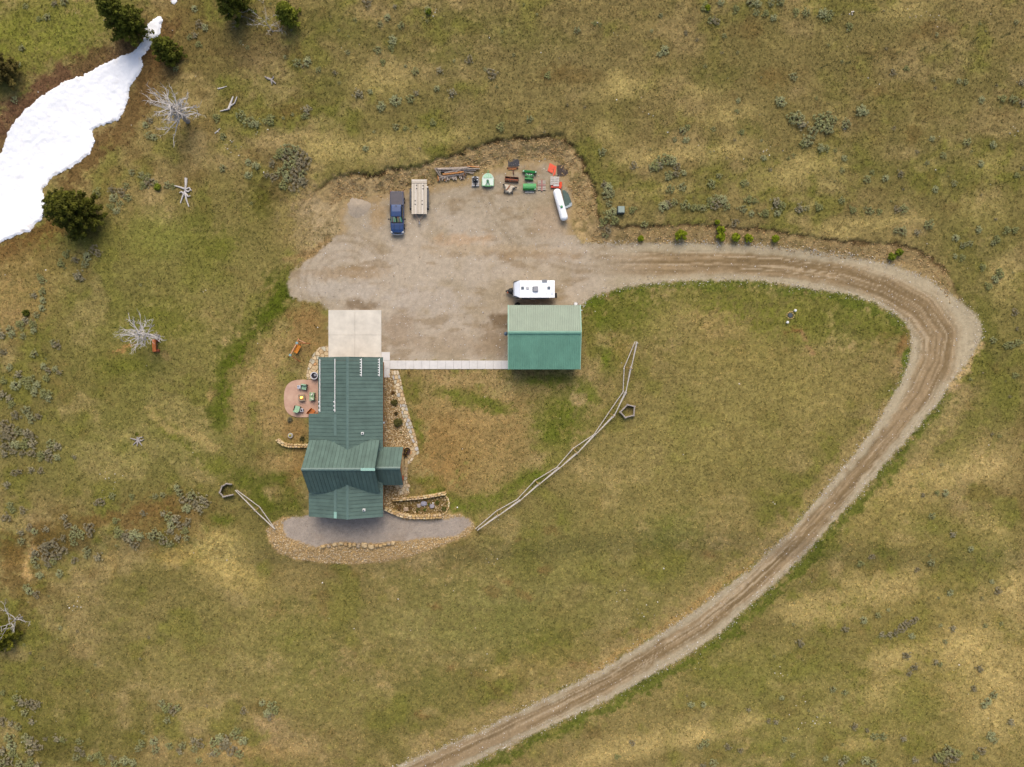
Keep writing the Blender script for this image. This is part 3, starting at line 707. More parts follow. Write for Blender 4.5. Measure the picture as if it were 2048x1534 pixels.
# walls
def wallbox(x0, x1, y0, y1, h, gable=None, nm="wall", m=None):
    """hollow-looking log walls: one mesh for each side"""
    m = m or M_log
    t = .25
    for a, b in [((x0, y0), (x1, y0)), ((x1, y0), (x1, y1)), ((x1, y1), (x0, y1)), ((x0, y1), (x0, y0))]:
        mb = MB(); L = math.hypot(b[0] - a[0], b[1] - a[1]); n = max(2, int(h / .3)); dz = h / n
        for i in range(n):
            ins = t * .5 if abs(b[0] - a[0]) > abs(b[1] - a[1]) else 0
            A = PX(a[0], a[1], (i + .5) * dz); B = PX(b[0], b[1], (i + .5) * dz)
            mb.tube([A, B], dz * .53, 6)
        mb.build(nm, m, house)
def gable_wall(pts, thick, axis_, m=None):
    mb = MB(); q = [Vector(p) for p in pts]; d = Vector((thick, 0, 0)) if axis_ == 'x' else Vector((0, thick, 0))
    n = len(q); mb.add(q + [v + d for v in q], [tuple(range(n)), tuple(reversed(range(n, 2 * n)))] + [(i, (i + 1) % n, n + (i + 1) % n, n + i) for i in range(n)])
    mb.build("gable_wall", m or M_log, house)
ov = .55
wallbox(XWg + ov, XE - ov, YM, YN - ov, ZE - .1)
wallbox(XWm + ov, XE - ov, YS + ov, YM - .1, Zw - .05)
wallbox(cW + ov, cE - ov, cS + ov, cN - ov, ce - .05)
gable_wall([PX(XWg + ov, YN - ov - .1, ZE - .2), PX(XE - ov, YN - ov - .1, ZE - .2), PX(XR, YN - ov - .1, ZR - .2)], .15, 'y')
gable_wall([PX(XWm + ov, YS + ov - .05, Zw - .2), PX(XE - ov, YS + ov - .05, ZE - .2), PX(XR, YS + ov - .05, ZR - .2), PX(XB, YS + ov - .05, Zb - .2)], .15, 'y')
for x in (cW + ov, cE - ov - .15): gable_wall([PX(x, cS + ov, ce - .2), PX(x, cN - ov, ce - .2), PX(x, cY, cr - .35)], .15, 'x')
for x in (pE - .45,): gable_wall([PX(x, pS + .35, pe - .1), PX(x, pN - .35, pe - .1), PX(x, pY, pr - .25)], .1, 'x')
# fascia boards
M_fas = mat("dark green trim", C(62, 92, 86), 0.5, 0, 0.05, 2)
for a, b in [(PX(XWg, YN - .02, ZE), PX(XR, YN - .02, ZR)), (PX(XR, YN - .02, ZR), PX(XE, YN - .02, ZE)), (PX(XWm, YS + .02, Zw), PX(XB, YS + .02, Zb)), (PX(XB, YS + .02, Zb), PX(XR, YS + .02, ZR)), (PX(XR, YS + .02, ZR), PX(XE, YS + .02, ZE)), (PX(cW + .02, cS, ce), PX(cW + .02, cY, cr)), (PX(cW + .02, cY, cr), PX(cW + .02, cN, ce)), (PX(cE - .02, cS, ce), PX(cE - .02, cY, cr)), (PX(cE - .02, cY, cr), PX(cE - .02, cN, ce))]:
    dz = Vector((0, 0, -.10)); MB().beam(a + dz, b + dz, .05, .2).build("fascia", M_fas, house)
for x in (pE - .03,):
    for a, b in [(PX(x, pS, pe), PX(x, pY, pr)), (PX(x, pY, pr), PX(x, pN, pe))]:
        dz = Vector((0, 0, -.10)); MB().beam(a + dz, b + dz, .06, .2).build("fascia", mat("orange stained beam", C(190, 112, 48), .6, 0, .1, 3), house)
# porch floor, posts, steps
pf = MB(); pf.box(PX((cE - ov + pE - .3) / 2, (pN + pS) / 2, .2), (pE - .3 - cE + ov, pN - pS - .3, .3)); pfl = pf.build("porch_floor", M_stone, house)
for y in (pS + .4, pN - .4):
    MB().cyl(PX(pE - .4, y, .3), .14, pe - .45, 10).build("porch_post", mat("orange log post", C(186, 116, 56), .6, 0, .15, 3), house)
MB().tube([PX(pE - .42, pS + .2, pe - .12), PX(pE - .42, pN - .2, pe - .12)], .15, 8).build("porch_beam", MATS["orange log post"], house)
MB().box(PX(pE - .02, (pN + pS) / 2 + .3, .1), (.4, 1.6, .2)).build("porch_step", M_stone, house)
MB().box(PX(pE - .28, pS + .75, 1.1), (.06, .5, .5)).build("porch_sign", mat("red painted wood", C(190, 60, 40), .6, 0, .1, 4), house)
# doors and windows
def opening(nm, c, w, h, ax, m=None):
    d = (.08, w, h) if ax == 'x' else (w, .08, h)
    f = MB().box(c, d).build(nm, m or M_white, house)
    if nm == "window":
        d2 = (.12, w - .2, h - .2) if ax == 'x' else (w - .2, .12, h - .2)
        MB().box(c, d2).build("pane", M_glass, f)
    return f
for y in (YM + 5.2, YM + 2.6, YM - 2.4): opening("window", PX(XE - ov + .16, y, 1.6), 1.1, 1.1, 'x')
opening("window", PX(XE - ov + .16, YS + 1.9, 1.6), 1.4, 1.2, 'x')
for y in (YM - 2.2, YS + 2): opening("window", PX(XWm + ov - .16, y, 1.5), 1.3, 1.2, 'x')
for x in (XB + .2, XR + 1.9): opening("window", PX(x, YS + ov - .2, 1.6), 1.5, 1.4, 'y')
opening("door", PX(cE - ov + .2, cY, 1.35), 1.0, 2.1, 'x', mat("brown door", C(120, 74, 40), .5, 0, .1, 3))
for y in (cY - 1.2, cY + 1.2): opening("window", PX(cW + ov - .2, y, 2.0), 1.2, 2.2, 'x')
for x in (XR - 1.9, XR + 1.9):
    gd = MB().box(PX(x, YN - ov + .16, 1.15), (2.7, .06, 2.2)).build("garage_door", mat("brown garage door", C(132, 92, 60), .5, 0, .08, 2), house)
# downpipe and utility meter on the east wall
MB().tube([PX(XE - .1, YN - 4.0, ZE - .1), PX(XE - .35, YN - 4.0, .1)], .05, 6).build("downpipe", M_dark, house)
MB().box(PX(XE + .04, YM - 1.2, 2.4), (.14, .2, .5)).build("meter_box", mat("pale grey enamel", C(200, 208, 216), .4, 0, .05, 3), house)

# ------------------------------------------------------------------ metal shed
SO = W(1090, 675)
shed = thing("shed", "long metal shed with ribbed green roof, one slope pale", "shed", (SO.x, SO.y, 0))
def SP(x, y, z): return Vector((x - SO.x, y - SO.y, z))
sr = 4.6; sn = 3.4; ss = 3.02
yN = W(0, 610.3, sn).y; yS = W(0, 738.5, ss).y; yR = W(0, 665, sr).y; xW = W(1016.8, 0, sn).x; xE = W(1160.2, 0, sn).x
M_shed_n = mat("greyer green roofing", C(134, 150, 127), 0.5, 0, 0.05, .9, spec=0.5)  # north slope in a greyer green than the south slope
M_shed_s = mat("mint green roofing", C(112, 160, 136), 0.6, 0, 0.07, .7, spec=0.3)
shed_ridge = MB()
for s_ in (-1, 1):
    p = [SP(xW - .02, yR, sr + .10), SP(xE + .02, yR, sr + .10), SP(xE + .02, yR + s_ * .2, sr + .035), SP(xW - .02, yR + s_ * .2, sr + .035)]
    q = [v + Vector((0, 0, .03)) for v in p]
    shed_ridge.add(p + q, [(3, 2, 1, 0), (4, 5, 6, 7), (0, 1, 5, 4), (1, 2, 6, 5), (2, 3, 7, 6), (3, 0, 4, 7)])
srf = shed_ridge.build("roof", mat("green ridge trim", C(100, 148, 126), .5, 0, .05, 2), shed)
def ribbed(e0, e1, r0, r1, m, npan, ribs=4):
    e0, e1, r0, r1 = map(Vector, (e0, e1, r0, r1))
    nor = (e1 - e0).cross(r0 - e0).normalized()
    if nor.z < 0: nor = -nor
    for i in range(npan):
        mb = MB(); prof = []
        for k in range(ribs):
            f = [(0, 0), (.72, 0), (.80, .045), (.92, .045), (1.0, 0)]
            for a, hh in f[:-1]: prof.append(((i + (k + a) / ribs) / npan, hh))
        prof.append(((i + 1) / npan, 0.0))
        top = []
        for a, hh in prof:
            top.append(e0.lerp(e1, a) + nor * (hh + .02)); top.append(r0.lerp(r1, a) + nor * (hh + .02))
        bot = [e0.lerp(e1, prof[0][0]), r0.lerp(r1, prof[0][0]), e0.lerp(e1, prof[-1][0]), r0.lerp(r1, prof[-1][0])]
        fs = [(2 * j, 2 * j + 2, 2 * j + 3, 2 * j + 1) for j in range(len(prof) - 1)]
        n = len(top); fs += [(n, n + 1, n + 3, n + 2), (0, 1, n + 1, n), (n - 2, n + 2, n + 3, n - 1)]
        mb.add(top + bot, fs); mb.build("roof_panel", m, srf)
ribbed(SP(xE, yN, sn), SP(xW, yN, sn), SP(xE, yR, sr), SP(xW, yR, sr), M_shed_n, 10)
ribbed(SP(xW, yS, ss), SP(xE, yS, ss), SP(xW, yR, sr), SP(xE, yR, sr), M_shed_s, 10)
M_sw = mat("tan ribbed siding", C(176, 160, 132), .6, 0, .06, 2)
o_ = .3
for a, b, h in [((xW + o_, yN - o_), (xE - o_, yN - o_), sn), ((xE - o_, yN - o_), (xE - o_, yS + o_), ss), ((xE - o_, yS + o_), (xW + o_, yS + o_), ss), ((xW + o_, yS + o_), (xW + o_, yN - o_), ss)]:
    mb = MB(); A = SP(a[0], a[1], h / 2 - .02); B = SP(b[0], b[1], h / 2 - .02); mb.beam(A, B, .12, h - .06)
    L = (B - A).length; nr = int(L / .25); d = (B - A).normalized(); nn = d.cross(Vector((0, 0, 1)))
    for k in range(nr):
        c = A.lerp(B, (k + .5) / nr); mb.beam(c - Vector((0, 0, h / 2 - .1)) - nn * .0, c + Vector((0, 0, h / 2 - .1)) - nn * .0, .16, .05)
    mb.build("wall", M_sw, shed)
for x in (xW + o_, xE - o_):
    q = [SP(x - .05, yS + o_, ss - .1), SP(x - .05, yN - o_, ss - .1), SP(x - .05, yN - o_, sn - .1), SP(x - .05, yR, sr - .06)]
    n = 4; d = Vector((.1, 0, 0)); mb = MB(); mb.add(q + [v + d for v in q], [tuple(range(n)), tuple(reversed(range(n, 2 * n)))] + [(i, (i + 1) % n, n + (i + 1) % n, n + i) for i in range(n)]); mb.build("gable_wall", M_sw, shed)
for yy in (yN - 2.2, yS + 2.6): MB().box(SP(xW + o_ - .09, yy, 1.35), (.06, 3.0, 2.6)).build("roller_door", M_white, shed)
# pale edge trim
for a, b in [(SP(xW - .03, yN, sn), SP(xW - .03, yR, sr)), (SP(xW - .03, yR, sr), SP(xW - .03, yS, ss)), (SP(xE + .03, yN, sn), SP(xE + .03, yR, sr)), (SP(xE + .03, yR, sr), SP(xE + .03, yS, ss))]:
    MB().beam(a + Vector((0, 0, .03)), b + Vector((0, 0, .03)), .1, .16).build("rake_trim", mat("pale green trim", C(150, 190, 164), .5, 0, .05, 2), srf)
# wall lamp on an arm, white vent and downpipe
mb = MB(); lp = SP(W(1012, 0, 3.4).x, W(0, 667.5, 3.4).y, 3.4)
mb.tube([lp + Vector((.75, 0, .1)), lp + Vector((.2, 0, .25)), lp + Vector((0, 0, .12))], .03, 6); la = mb.build("lamp_arm", M_dark, shed)
MB().lathe(lp, [(.05, .14), (.12, .1), (.26, -.08), (.24, -.09), (.02, -.02)], 14).build("lamp_shade", mat("blue-grey enamel", C(84, 106, 124), .4, 0, .1, 4), shed)
MB().tube([SP(xE - .3, W(0, 620.5, 3).y, 3.1), SP(W(1164, 0, 2.6).x, W(0, 620.5, 2.6).y, 2.6)], .07, 8).build("downpipe", M_white, shed)

# ------------------------------------------------------------------ concrete: apron and walk
def slab_set(name, label, rects, top, m):
    base = MB()
    xs = [c for r in rects for c in (W(r[0], 0).x, W(r[2], 0).x)]; ys = [c for r in rects for c in (W(0, r[1]).y, W(0, r[3]).y)]
    for r in rects:
        a = W(r[0], r[1]); b = W(r[2], r[3])
        base.box(((a.x + b.x) / 2, (a.y + b.y) / 2, top / 2 - .16), (b.x - a.x - .01, a.y - b.y - .01, top + .28))
    o = base.build(name, mat("joint grout", C(200, 190, 174), .9, 0, .1, 3)); tag(o, kind="structure")
    for r in rects:
        a = W(r[0], r[1]); b = W(r[2], r[3])
        MB().box(((a.x + b.x) / 2, (a.y + b.y) / 2, top - .03), (b.x - a.x - .018, a.y - b.y - .018, .09)).build("slab", m, o, bevel=.008)
    return o
slab_set("garage_apron", "", [(657, 620, 710, 670), (710, 620, 763, 670), (657, 670, 710, 724), (710, 670, 763, 724)], .07, M_conc)
walk = [(763, 704, 780, 721), (763, 721, 780, 737), (763, 737, 780, 755)] + [(780 + i * 15.9, 721, 780 + (i + 1) * 15.9, 738.2) for i in range(15)]
slab_set("concrete_walk", "", walk, .06, mat("pale grey concrete", C(218, 212, 204), .9, 0, .05, 1.2, bump=.1, bscale=60))

# ------------------------------------------------------------------ patio
pp = []
for t in np.linspace(90, 270, 25):
    ct, st_ = math.cos(R(t)), math.sin(R(t)); pp.append((604 - 35.8 * abs(ct) ** .74, 797 - 37.6 * math.copysign(abs(st_) ** .74, st_)))
pp = [(640, 759.5)] + pp + [(640, 834)]
pat = MB().prism([tuple(W(x, y)[:2]) for x, y in pp], -.25, .08).build("patio", mat("stamped pink concrete", C(206, 170, 144), .8, 0, .1, .8, rgb2=C(182, 142, 120), bump=.3, bscale=5)); tag(pat, kind="structure")

# ------------------------------------------------------------------ flagstones
def clip_half(poly, nx_, ny_, c):
    out = []
    for i in range(len(poly)):
        p, q = poly[i], poly[(i + 1) % len(poly)]
        dp = p[0] * nx_ + p[1] * ny_ - c; dq = q[0] * nx_ + q[1] * ny_ - c
        if dp <= 0: out.append(p)
        if (dp < 0 < dq) or (dq < 0 < dp):
            t = dp / (dp - dq); out.append((p[0] + t * (q[0] - p[0]), p[1] + t * (q[1] - p[1])))
    return out
def area(p): return abs(sum(p[i][0] * p[(i + 1) % len(p)][1] - p[(i + 1) % len(p)][0] * p[i][1] for i in range(len(p)))) / 2
flag_cols = [C(204, 178, 136), C(212, 188, 148), C(192, 182, 156), C(182, 176, 162), C(198, 168, 124), C(218, 200, 168), C(188, 182, 174)]
FM = [mat("flagstone %s" % n, c, .85, 0, .1, 2.5, bump=.3, bscale=10) for n, c in zip(("honey", "buff", "sage", "grey", "ochre", "cream", "slate"), flag_cols)]
FO = mat("flagstone orange", C(206, 156, 104), .85, 0, .1, 2.5, bump=.3, bscale=10)
def flagstones(name, poly, spacing, seed, pal, z=.05):
    rnd = random.Random(seed)
    x0 = min(p[0] for p in poly); x1 = max(p[0] for p in poly); y0 = min(p[1] for p in poly); y1 = max(p[1] for p in poly)
    seeds = []
    yy = y0 - spacing
    r_ = 0
    while yy < y1 + spacing:
        xx = x0 - spacing + (r_ % 2) * spacing / 2
        while xx < x1 + spacing:
            seeds.append((xx + rnd.uniform(-.36, .36) * spacing, yy + rnd.uniform(-.36, .36) * spacing)); xx += spacing
        yy += spacing * .9; r_ += 1
    base = MB().prism([tuple(W(*p)[:2]) for p in poly], -.2, z - .035).build(name, mat("sandy joints", C(150, 122, 80), .95, 0, .15, 5)); tag(base, kind="structure")
    for s_ in seeds:
        sub = list(poly)
        for q in seeds:
            if q is s_ or abs(q[0] - s_[0]) > spacing * 3 or abs(q[1] - s_[1]) > spacing * 3: continue
            nx_, ny_ = q[0] - s_[0], q[1] - s_[1]
            sub = clip_half(sub, nx_, ny_, (q[0] ** 2 + q[1] ** 2 - s_[0] ** 2 - s_[1] ** 2) / 2)
            if len(sub) < 3: break
        if len(sub) < 3 or area(sub) < 9: continue
        cx_ = sum(p[0] for p in sub) / len(sub); cy_ = sum(p[1] for p in sub) / len(sub)
        L_ = math.sqrt(area(sub)); k = 1 - .9 / L_
        pts = [tuple(W(cx_ + (p[0] - cx_) * k, cy_ + (p[1] - cy_) * k)[:2]) for p in sub]
        m = FO if rnd.random() < .025 else rnd.choice(pal)
        MB().prism(pts, -.05, z + rnd.uniform(0, .025), .96).build("flagstone", m, base)
flagstones("flagstone_path", [(657, 691), (639, 694), (628, 706), (619, 722), (614, 740), (612, 752), (615, 759), (640, 759), (640, 716), (657, 716)], 8.5, 3, [FM[0], FM[1], FM[4], FM[0], FM[2]])
EW = [(797, 740), (803, 763), (806, 778), (811, 801), (819, 830), (825, 851), (831, 868), (836.5, 894), (839, 906), (828, 916), (822, 926), (810, 932), (808, 896), (829, 893), (818, 869), (812, 852), (804, 830), (800, 810), (792, 785), (787, 762), (782, 740)]
flagstones("flagstone_path", EW, 8.0, 5, FM)
flagstones("flagstone_path", [(806, 930), (816, 930), (815, 968), (820, 985), (800, 990), (790, 972), (806, 968)], 8.0, 9, [FM[1], FM[5], FM[2], FM[0]], z=.045)
# ------------------------------------------------------------------ vehicles
M_blue = mat("dark blue car paint", (0.012, 0.038, 0.115), 0.2, 0.3, 0.1, 1.0, spec=0.6, coat=0.8)
M_tyre = mat("black rubber", C(40, 38, 37), 0.9, 0, 0.15, 8)
M_chrome = mat("bright metal", C(205, 205, 205), 0.25, 0.7, 0.05, 5)
M_tonneau = mat("grey vinyl cover", C(96, 90, 92), 0.75, 0, 0.06, 2)
M_grey = mat("weathered grey metal", C(150, 150, 152), 0.5, 0.3, 0.1, 4)
def rrect(y, hw, z0, z1, r=.12, n=4, top=1.0):
    """ring across the vehicle at station y, rounded upper corners"""
    pts = [(-hw, y, z0), (hw, y, z0)]
    w = hw * top
    for k in range(n + 1):
        a = k / n * math.pi / 2; pts.append((w - r + r * math.cos(a), y, z1 - r + r * math.sin(a)))
    for k in range(n + 1):
        a = math.pi / 2 + k / n * math.pi / 2; pts.append((-w + r + r * math.cos(a), y, z1 - r + r * math.sin(a)))
    return pts
def wheel(root, c, r, w, ax='x'):
    d = Vector((w / 2, 0, 0)) if ax == 'x' else Vector((0, w / 2, 0)); c = Vector(c)
    t = MB().tube([c - d, c - d * .8, c + d * .8, c + d], [r * .9, r, r, r * .9], 18).build("wheel", M_tyre, root)
    MB().tube([c - d * 1.04, c + d * 1.04], r * .55, 12).build("rim", M_chrome, t)

tb = W(796.3, 428.5); tb.z = height_at(tb.x, tb.y)
truck = thing("pickup_truck", "dark blue pickup truck with grey bed cover and striped windscreen shade", "truck", tb)
bw = .90
body = MB().loft([rrect(2.78, bw * .93, .48, 1.02, .08), rrect(2.72, bw * .97, .42, 1.36, .08), rrect(.9, bw, .40, 1.38, .1), rrect(.85, bw, .40, 1.14, .12), rrect(-1.05, bw, .40, 1.14, .14), rrect(-1.6, bw * .99, .40, 1.12, .18), rrect(-2.2, bw * .96, .42, 1.06, .2), rrect(-2.55, bw * .90, .46, .96, .2), rrect(-2.68, bw * .80, .52, .84, .16)])
body = body.build("body", M_blue, truck, smooth=False)
cab = MB().loft([rrect(.88, bw * .86, 1.05, 1.80, .12, top=.88), rrect(.62, bw * .88, 1.05, 1.93, .14, top=.86), rrect(-.05, bw * .88, 1.05, 1.95, .14, top=.86), rrect(-.62, bw * .88, 1.05, 1.90, .12, top=.86), rrect(-.72, bw * .88, 1.05, 1.86, .10, top=.86), rrect(-1.32, bw * .9, 1.0, 1.18, .04, top=.97)]).build("cab", M_blue, truck)
# windscreen with the shade behind the glass
def quad_slab(q, t, nm, m, root):
    q = [Vector(v) for v in q]; n = (q[1] - q[0]).cross(q[3] - q[0]).normalized() * t
    return MB().add(q + [v + n for v in q], [(3, 2, 1, 0), (4, 5, 6, 7), (0, 1, 5, 4), (1, 2, 6, 5), (2, 3, 7, 6), (3, 0, 4, 7)]).build(nm, m, root)
zt, zb = 1.865, 1.20; yt, yb = -.70, -1.30
ws = quad_slab([(-.74, yb, zb), (.74, yb, zb), (.64, yt, zt), (-.64, yt, zt)], .015, "windscreen", M_glass, truck)
cols_ = [(120, 200, 150), (70, 170, 120), (190, 90, 60), (225, 215, 185), (60, 120, 150), (110, 190, 130), (214, 200, 160), (205, 100, 50), (120, 200, 150)]
nst = 18
for i in range(nst):
    if i in (8, 9): continue
    c_ = cols_[(i * 2 if i < 8 else (i * 2 + 3)) % len(cols_)]
    f0, f1 = i / nst, (i + 1) / nst; s0 = .06; s1 = .95 if abs(i - 8.5) > 2 else .72
    def wsp(f, s): return Vector((-.74 + 1.48 * f, yb, zb)).lerp(Vector((-.64 + 1.28 * f, yt, zt)), s) + Vector((0, -.022, .022))
    quad_slab([wsp(f0, s0), wsp(f1, s0), wsp(f1, s1), wsp(f0, s1)], .006, "shade_stripe", mat("shade %d %d %d" % c_, C(*c_), .5, 0, .05, 3), ws)
for s_ in (-1, 1):
    quad_slab([(s_ * .84, .70, 1.2), (s_ * .84, -1.0, 1.2), (s_ * .76, -.62, 1.8), (s_ * .76, .66, 1.82)], s_ * .012, "side_window", M_glass, truck)
    mr = MB().box((s_ * 1.06, -.92, 1.26), (.24, .12, .2)).box((s_ * .92, -.92, 1.2), (.1, .06, .06)).build("wing_mirror", M_dark, truck)
    MB().box((s_ * .72, -2.52, .88), (.28, .22, .16)).build("headlight", M_chrome, truck, bevel=.03)
    MB().box((s_ * .82, 2.76, 1.1), (.12, .06, .4)).build("tail_light", mat("red lens", C(150, 30, 26), .3, 0, .05, 3), truck)
MB().box((0, .66, 1.92), (.12, .14, .06)).build("roof_antenna", M_dark, truck)
MB().box((0, 1.80, 1.405), (1.62, 1.76, .05)).build("bed_cover", M_tonneau, truck, bevel=.02)
quad_slab([(.62, .90, 1.3), (-.62, .90, 1.3), (-.56, .80, 1.76), (.56, .80, 1.76)], .02, "rear_window", M_glass, truck)
for x in (-.42, .42): MB().beam((x * .9, -1.36, 1.145), (x * .8, -2.3, 1.065), .05, .03).build("hood_crease", mat("navy paint", (0.008, 0.022, 0.06), .25, .2, .1, 1, coat=.6), truck)
MB().box((0, -1.34, 1.16), (1.5, .12, .03)).build("wiper_cowl", M_dark, truck)
for s_ in (-1, 1): MB().beam((s_ * .80, .7, 1.9), (s_ * .80, -.6, 1.88), .05, .05).build("roof_rail", M_dark, truck)
MB().box((0, .93, 1.36), (1.6, .06, .14)).build("cover_rail", M_dark, truck)
bp_ = MB()
pts = [(-.86, -2.46), (-.6, -2.70), (0, -2.78), (.6, -2.70), (.86, -2.46)]
bp_.tube([(x, y, .62) for x, y in pts], .13, 8); bp_.build("front_bumper", M_chrome, truck)
MB().box((0, 2.84, .6), (1.7, .16, .2)).build("rear_bumper", M_chrome, truck, bevel=.03)
MB().box((0, -2.66, .80), (1.0, .1, .28)).build("grille", M_dark, truck, bevel=.03)
for s_ in (-1, 1):
    for y in (-1.72, 1.72): wheel(truck, (s_ * .80, y, .38), .38, .26)

# flatbed trailer
a = W(822.8, 358, .75); b = W(853.4, 427.3, .75); tc_ = (a + b) / 2; zg = height_at(tc_.x, tc_.y)
tr = thing("flatbed_trailer", "flatbed utility trailer with pale plank deck beside the pickup", "trailer", (tc_.x, tc_.y, zg))
wd, ln = b.x - a.x, a.y - b.y
MB().box((0, 0, .62), (wd - .06, ln - .06, .12)).build("frame", M_dark, tr)
M_plank = [mat("weathered plank %d" % i, C(*c), .85, 0, .1, 3, stretch=(8, 1, 1)) for i, c in enumerate([(216, 202, 180), (206, 192, 172), (222, 210, 192), (198, 184, 164)])]
npk = 9; rampl = .48
for i in range(npk):
    w = wd / npk; x = -wd / 2 + (i + .5) * w
    MB().box((x, -rampl / 2 - .03, .715), (w - .018, ln - rampl - .06, .05)).build("plank", M_plank[(i * 5) % 4], tr)
for i in range(2):
    MB().box((0, ln / 2 - rampl + (i + .5) * rampl / 2, .715), (wd, rampl / 2 - .02, .05)).build("plank", M_plank[(i + 1) % 4], tr)
MB().box((0, ln / 2 - rampl - .02, .72), (wd, .05, .06)).build("crossbar", M_dark, tr)
for px, py in [(833, 370), (846, 370.5), (833, 376.5), (846, 377), (830, 401), (844, 401), (830, 408), (844, 408)]:
    p = W(px, py, .75) - Vector((tc_.x, tc_.y, 0)); MB().cyl((p.x, p.y, .735), .085, .04, 8).build("tie_down", M_dark, tr)
for s_ in (-1, 1):
    f = MB().loft([[(s_ * (wd / 2 + .02), y, z), (s_ * (wd / 2 + .27), y, z), (s_ * (wd / 2 + .27), y, z - .05), (s_ * (wd / 2 + .02), y, z - .05)] for y, z in [(1.2, .45), (1.0, .72), (.2, .8), (-.9, .8), (-1.5, .72), (-1.7, .45)]])
    f.build("fender", mat("dark grey fender", C(72, 72, 74), .6, .1, .15, 4), tr)
    for y in (.55, -.95): wheel(tr, (s_ * (wd / 2 + .14), y, .33), .33, .2)
MB().box((wd / 2 + .1, 1.25, .8), (.16, .16, .12)).build("lamp", M_chrome, tr)
MB().beam((-.5, -ln / 2, .55), (0, -ln / 2 - 1.1, .5), .09, .1).beam((.5, -ln / 2, .55), (0, -ln / 2 - 1.1, .5), .09, .1).build("tongue", mat("rusty drawbar", C(120, 100, 84), .7, .2, .2, 5), tr)
MB().cyl((.0, -ln / 2 - .95, .02), .05, .85, 8).box((0, -ln / 2 - 1.15, .52), (.14, .3, .1)).build("jack", M_grey, tr)

# travel trailer
zr = 2.75
a = W(1027, 560.5, zr); b = W(1109.5, 595.5, zr); rc = (a + b) / 2; Lr, Wr = b.x - a.x, a.y - b.y
rv = thing("camper_trailer", "white travel trailer parked along the shed's pale slope", "camper", (rc.x, rc.y, height_at(rc.x, rc.y)))
M_rv = mat("white fibreglass", (.74, .74, .73), 0.35, 0, 0.02, 1.0, spec=.5)
M_rvs = mat("light grey cap", C(226, 230, 236), 0.3, 0, 0.03, 1.0)
M_sand = mat("camper cream side", C(206, 196, 180), 0.4, 0, 0.04, 1.0)
hx, hy = Lr / 2, Wr / 2
def rvring(x, z0, z1, w=1.0): return [(x, -hy * w, z0), (x, hy * w, z0), (x, hy * w, z1 - .06), (x, hy * w * .97, z1), (x, -hy * w * .97, z1), (x, -hy * w, z1 - .06)]
MB().loft([rvring(-hx + .8, .55, zr - .04), rvring(hx, .55, zr - .04)]).build("body", M_sand, rv)
MB().box((.4, 0, zr - .02), (Lr - .8, Wr - .03, .05)).build("roof", M_rv, rv, bevel=.02)
MB().loft([rvring(-hx + .79, .6, zr + .0), rvring(-hx + .45, .6, zr - .04, .86), rvring(-hx + .12, .62, zr - .14, .76), rvring(-hx - .05, .7, 1.9, .70), rvring(-hx, .8, 1.1, .72)]).build("front_cap", M_rvs, rv)
MB().box((-hx + .22, 0, zr - .27), (.05, Wr * .5, .03), ry=-.7).build("cap_trim", M_grey, rv)
for s_ in (-1, 1):
    MB().prism([(-hx + .80, s_ * hy * .995), (-hx + .45, s_ * hy * .985), (-hx + .02, s_ * hy * .88), (-hx - .02, s_ * hy * .72), (-hx + .25, s_ * hy * .80), (-hx + .80, s_ * hy * .90)], 1.5, zr - .16, .995).build("front_window", M_glass, rv)
for x, y, w, d, h in [(-1.5, 0.12, .36, .36, .06), (1.9, .14, .36, .36, .06)]: MB().box((x, y, zr + .03 + h / 2), (w, d, h)).build("roof_hatch", mat("smoked plastic", C(96, 106, 116), .3, 0, .05, 3), rv, bevel=.015)
MB().cyl((-.85, .12, zr + .02), .21, .1, 18, .17).build("antenna_dome", mat("light grey plastic", C(186, 186, 186), .5, 0, .05, 3), rv)
ac = MB().loft([[(x, -.34 * w, zr + .0), (x, .34 * w, zr + .0), (x, .32 * w, zr + h), (x, -.32 * w, zr + h)] for x, w, h in [(-.22, .8, .12), (-.05, 1, .26), (.48, 1.02, .28), (.52, 1.0, .1)]]).build("air_conditioner", mat("grey plastic cover", C(150, 150, 154), .5, 0, .06, 4), rv)
MB().box((1.35, hy - .1, zr + .06), (.62, .3, .1)).build("awning_box", mat("grey plastic grille", C(130, 132, 136), .5, 0, .1, 9), rv)
MB().cyl((1.65, -hy * .55, zr + .02), .04, .12, 8).build("vent_pipe", M_dark, rv)
MB().cyl((hx - .35, -hy * .5, zr + .02), .2, .03, 14).build("roof_plate", M_rvs, rv)
for x, w in [(-.9, 1.2), (.7, 1.5)]:
    wi = MB().box((x, -hy - .01, 1.85), (w, .04, .6)).build("window", M_dark, rv); MB().box((x, -hy - .03, 1.85), (w - .15, .03, .45)).build("pane", M_glass, wi)
MB().box((-.1, -hy - .01, 1.5), (.62, .03, 1.7)).build("door", M_rvs, rv)
MB().tube([(-1.6, -hy - .05, zr - .25), (1.9, -hy - .05, zr - .25)], .07, 8).build("awning", mat("dark awning fabric", C(60, 64, 76), .7, 0, .1, 3), rv)
MB().box((hx * .1, -hy - .015, .95), (Lr * .7, .02, .1)).build("side_stripe", mat("dark red stripe", C(110, 48, 42), .5, 0, .1, 3), rv)
MB().box((.2, 0, .5), (Lr - .9, Wr * .6, .14)).build("chassis", M_dark, rv)
for s_ in (-1, 1):
    for x in (.25, 1.1): wheel(rv, (x, s_ * (hy - .15), .34), .34, .2, 'y')
MB().beam((-hx + .3, .6, .5), (-hx - 1.05, 0, .5), .1, .1).beam((-hx + .3, -.6, .5), (-hx - 1.05, 0, .5), .1, .1).cyl((-hx - .85, 0, .02), .05, .8, 8).build("drawbar", M_dark, rv)
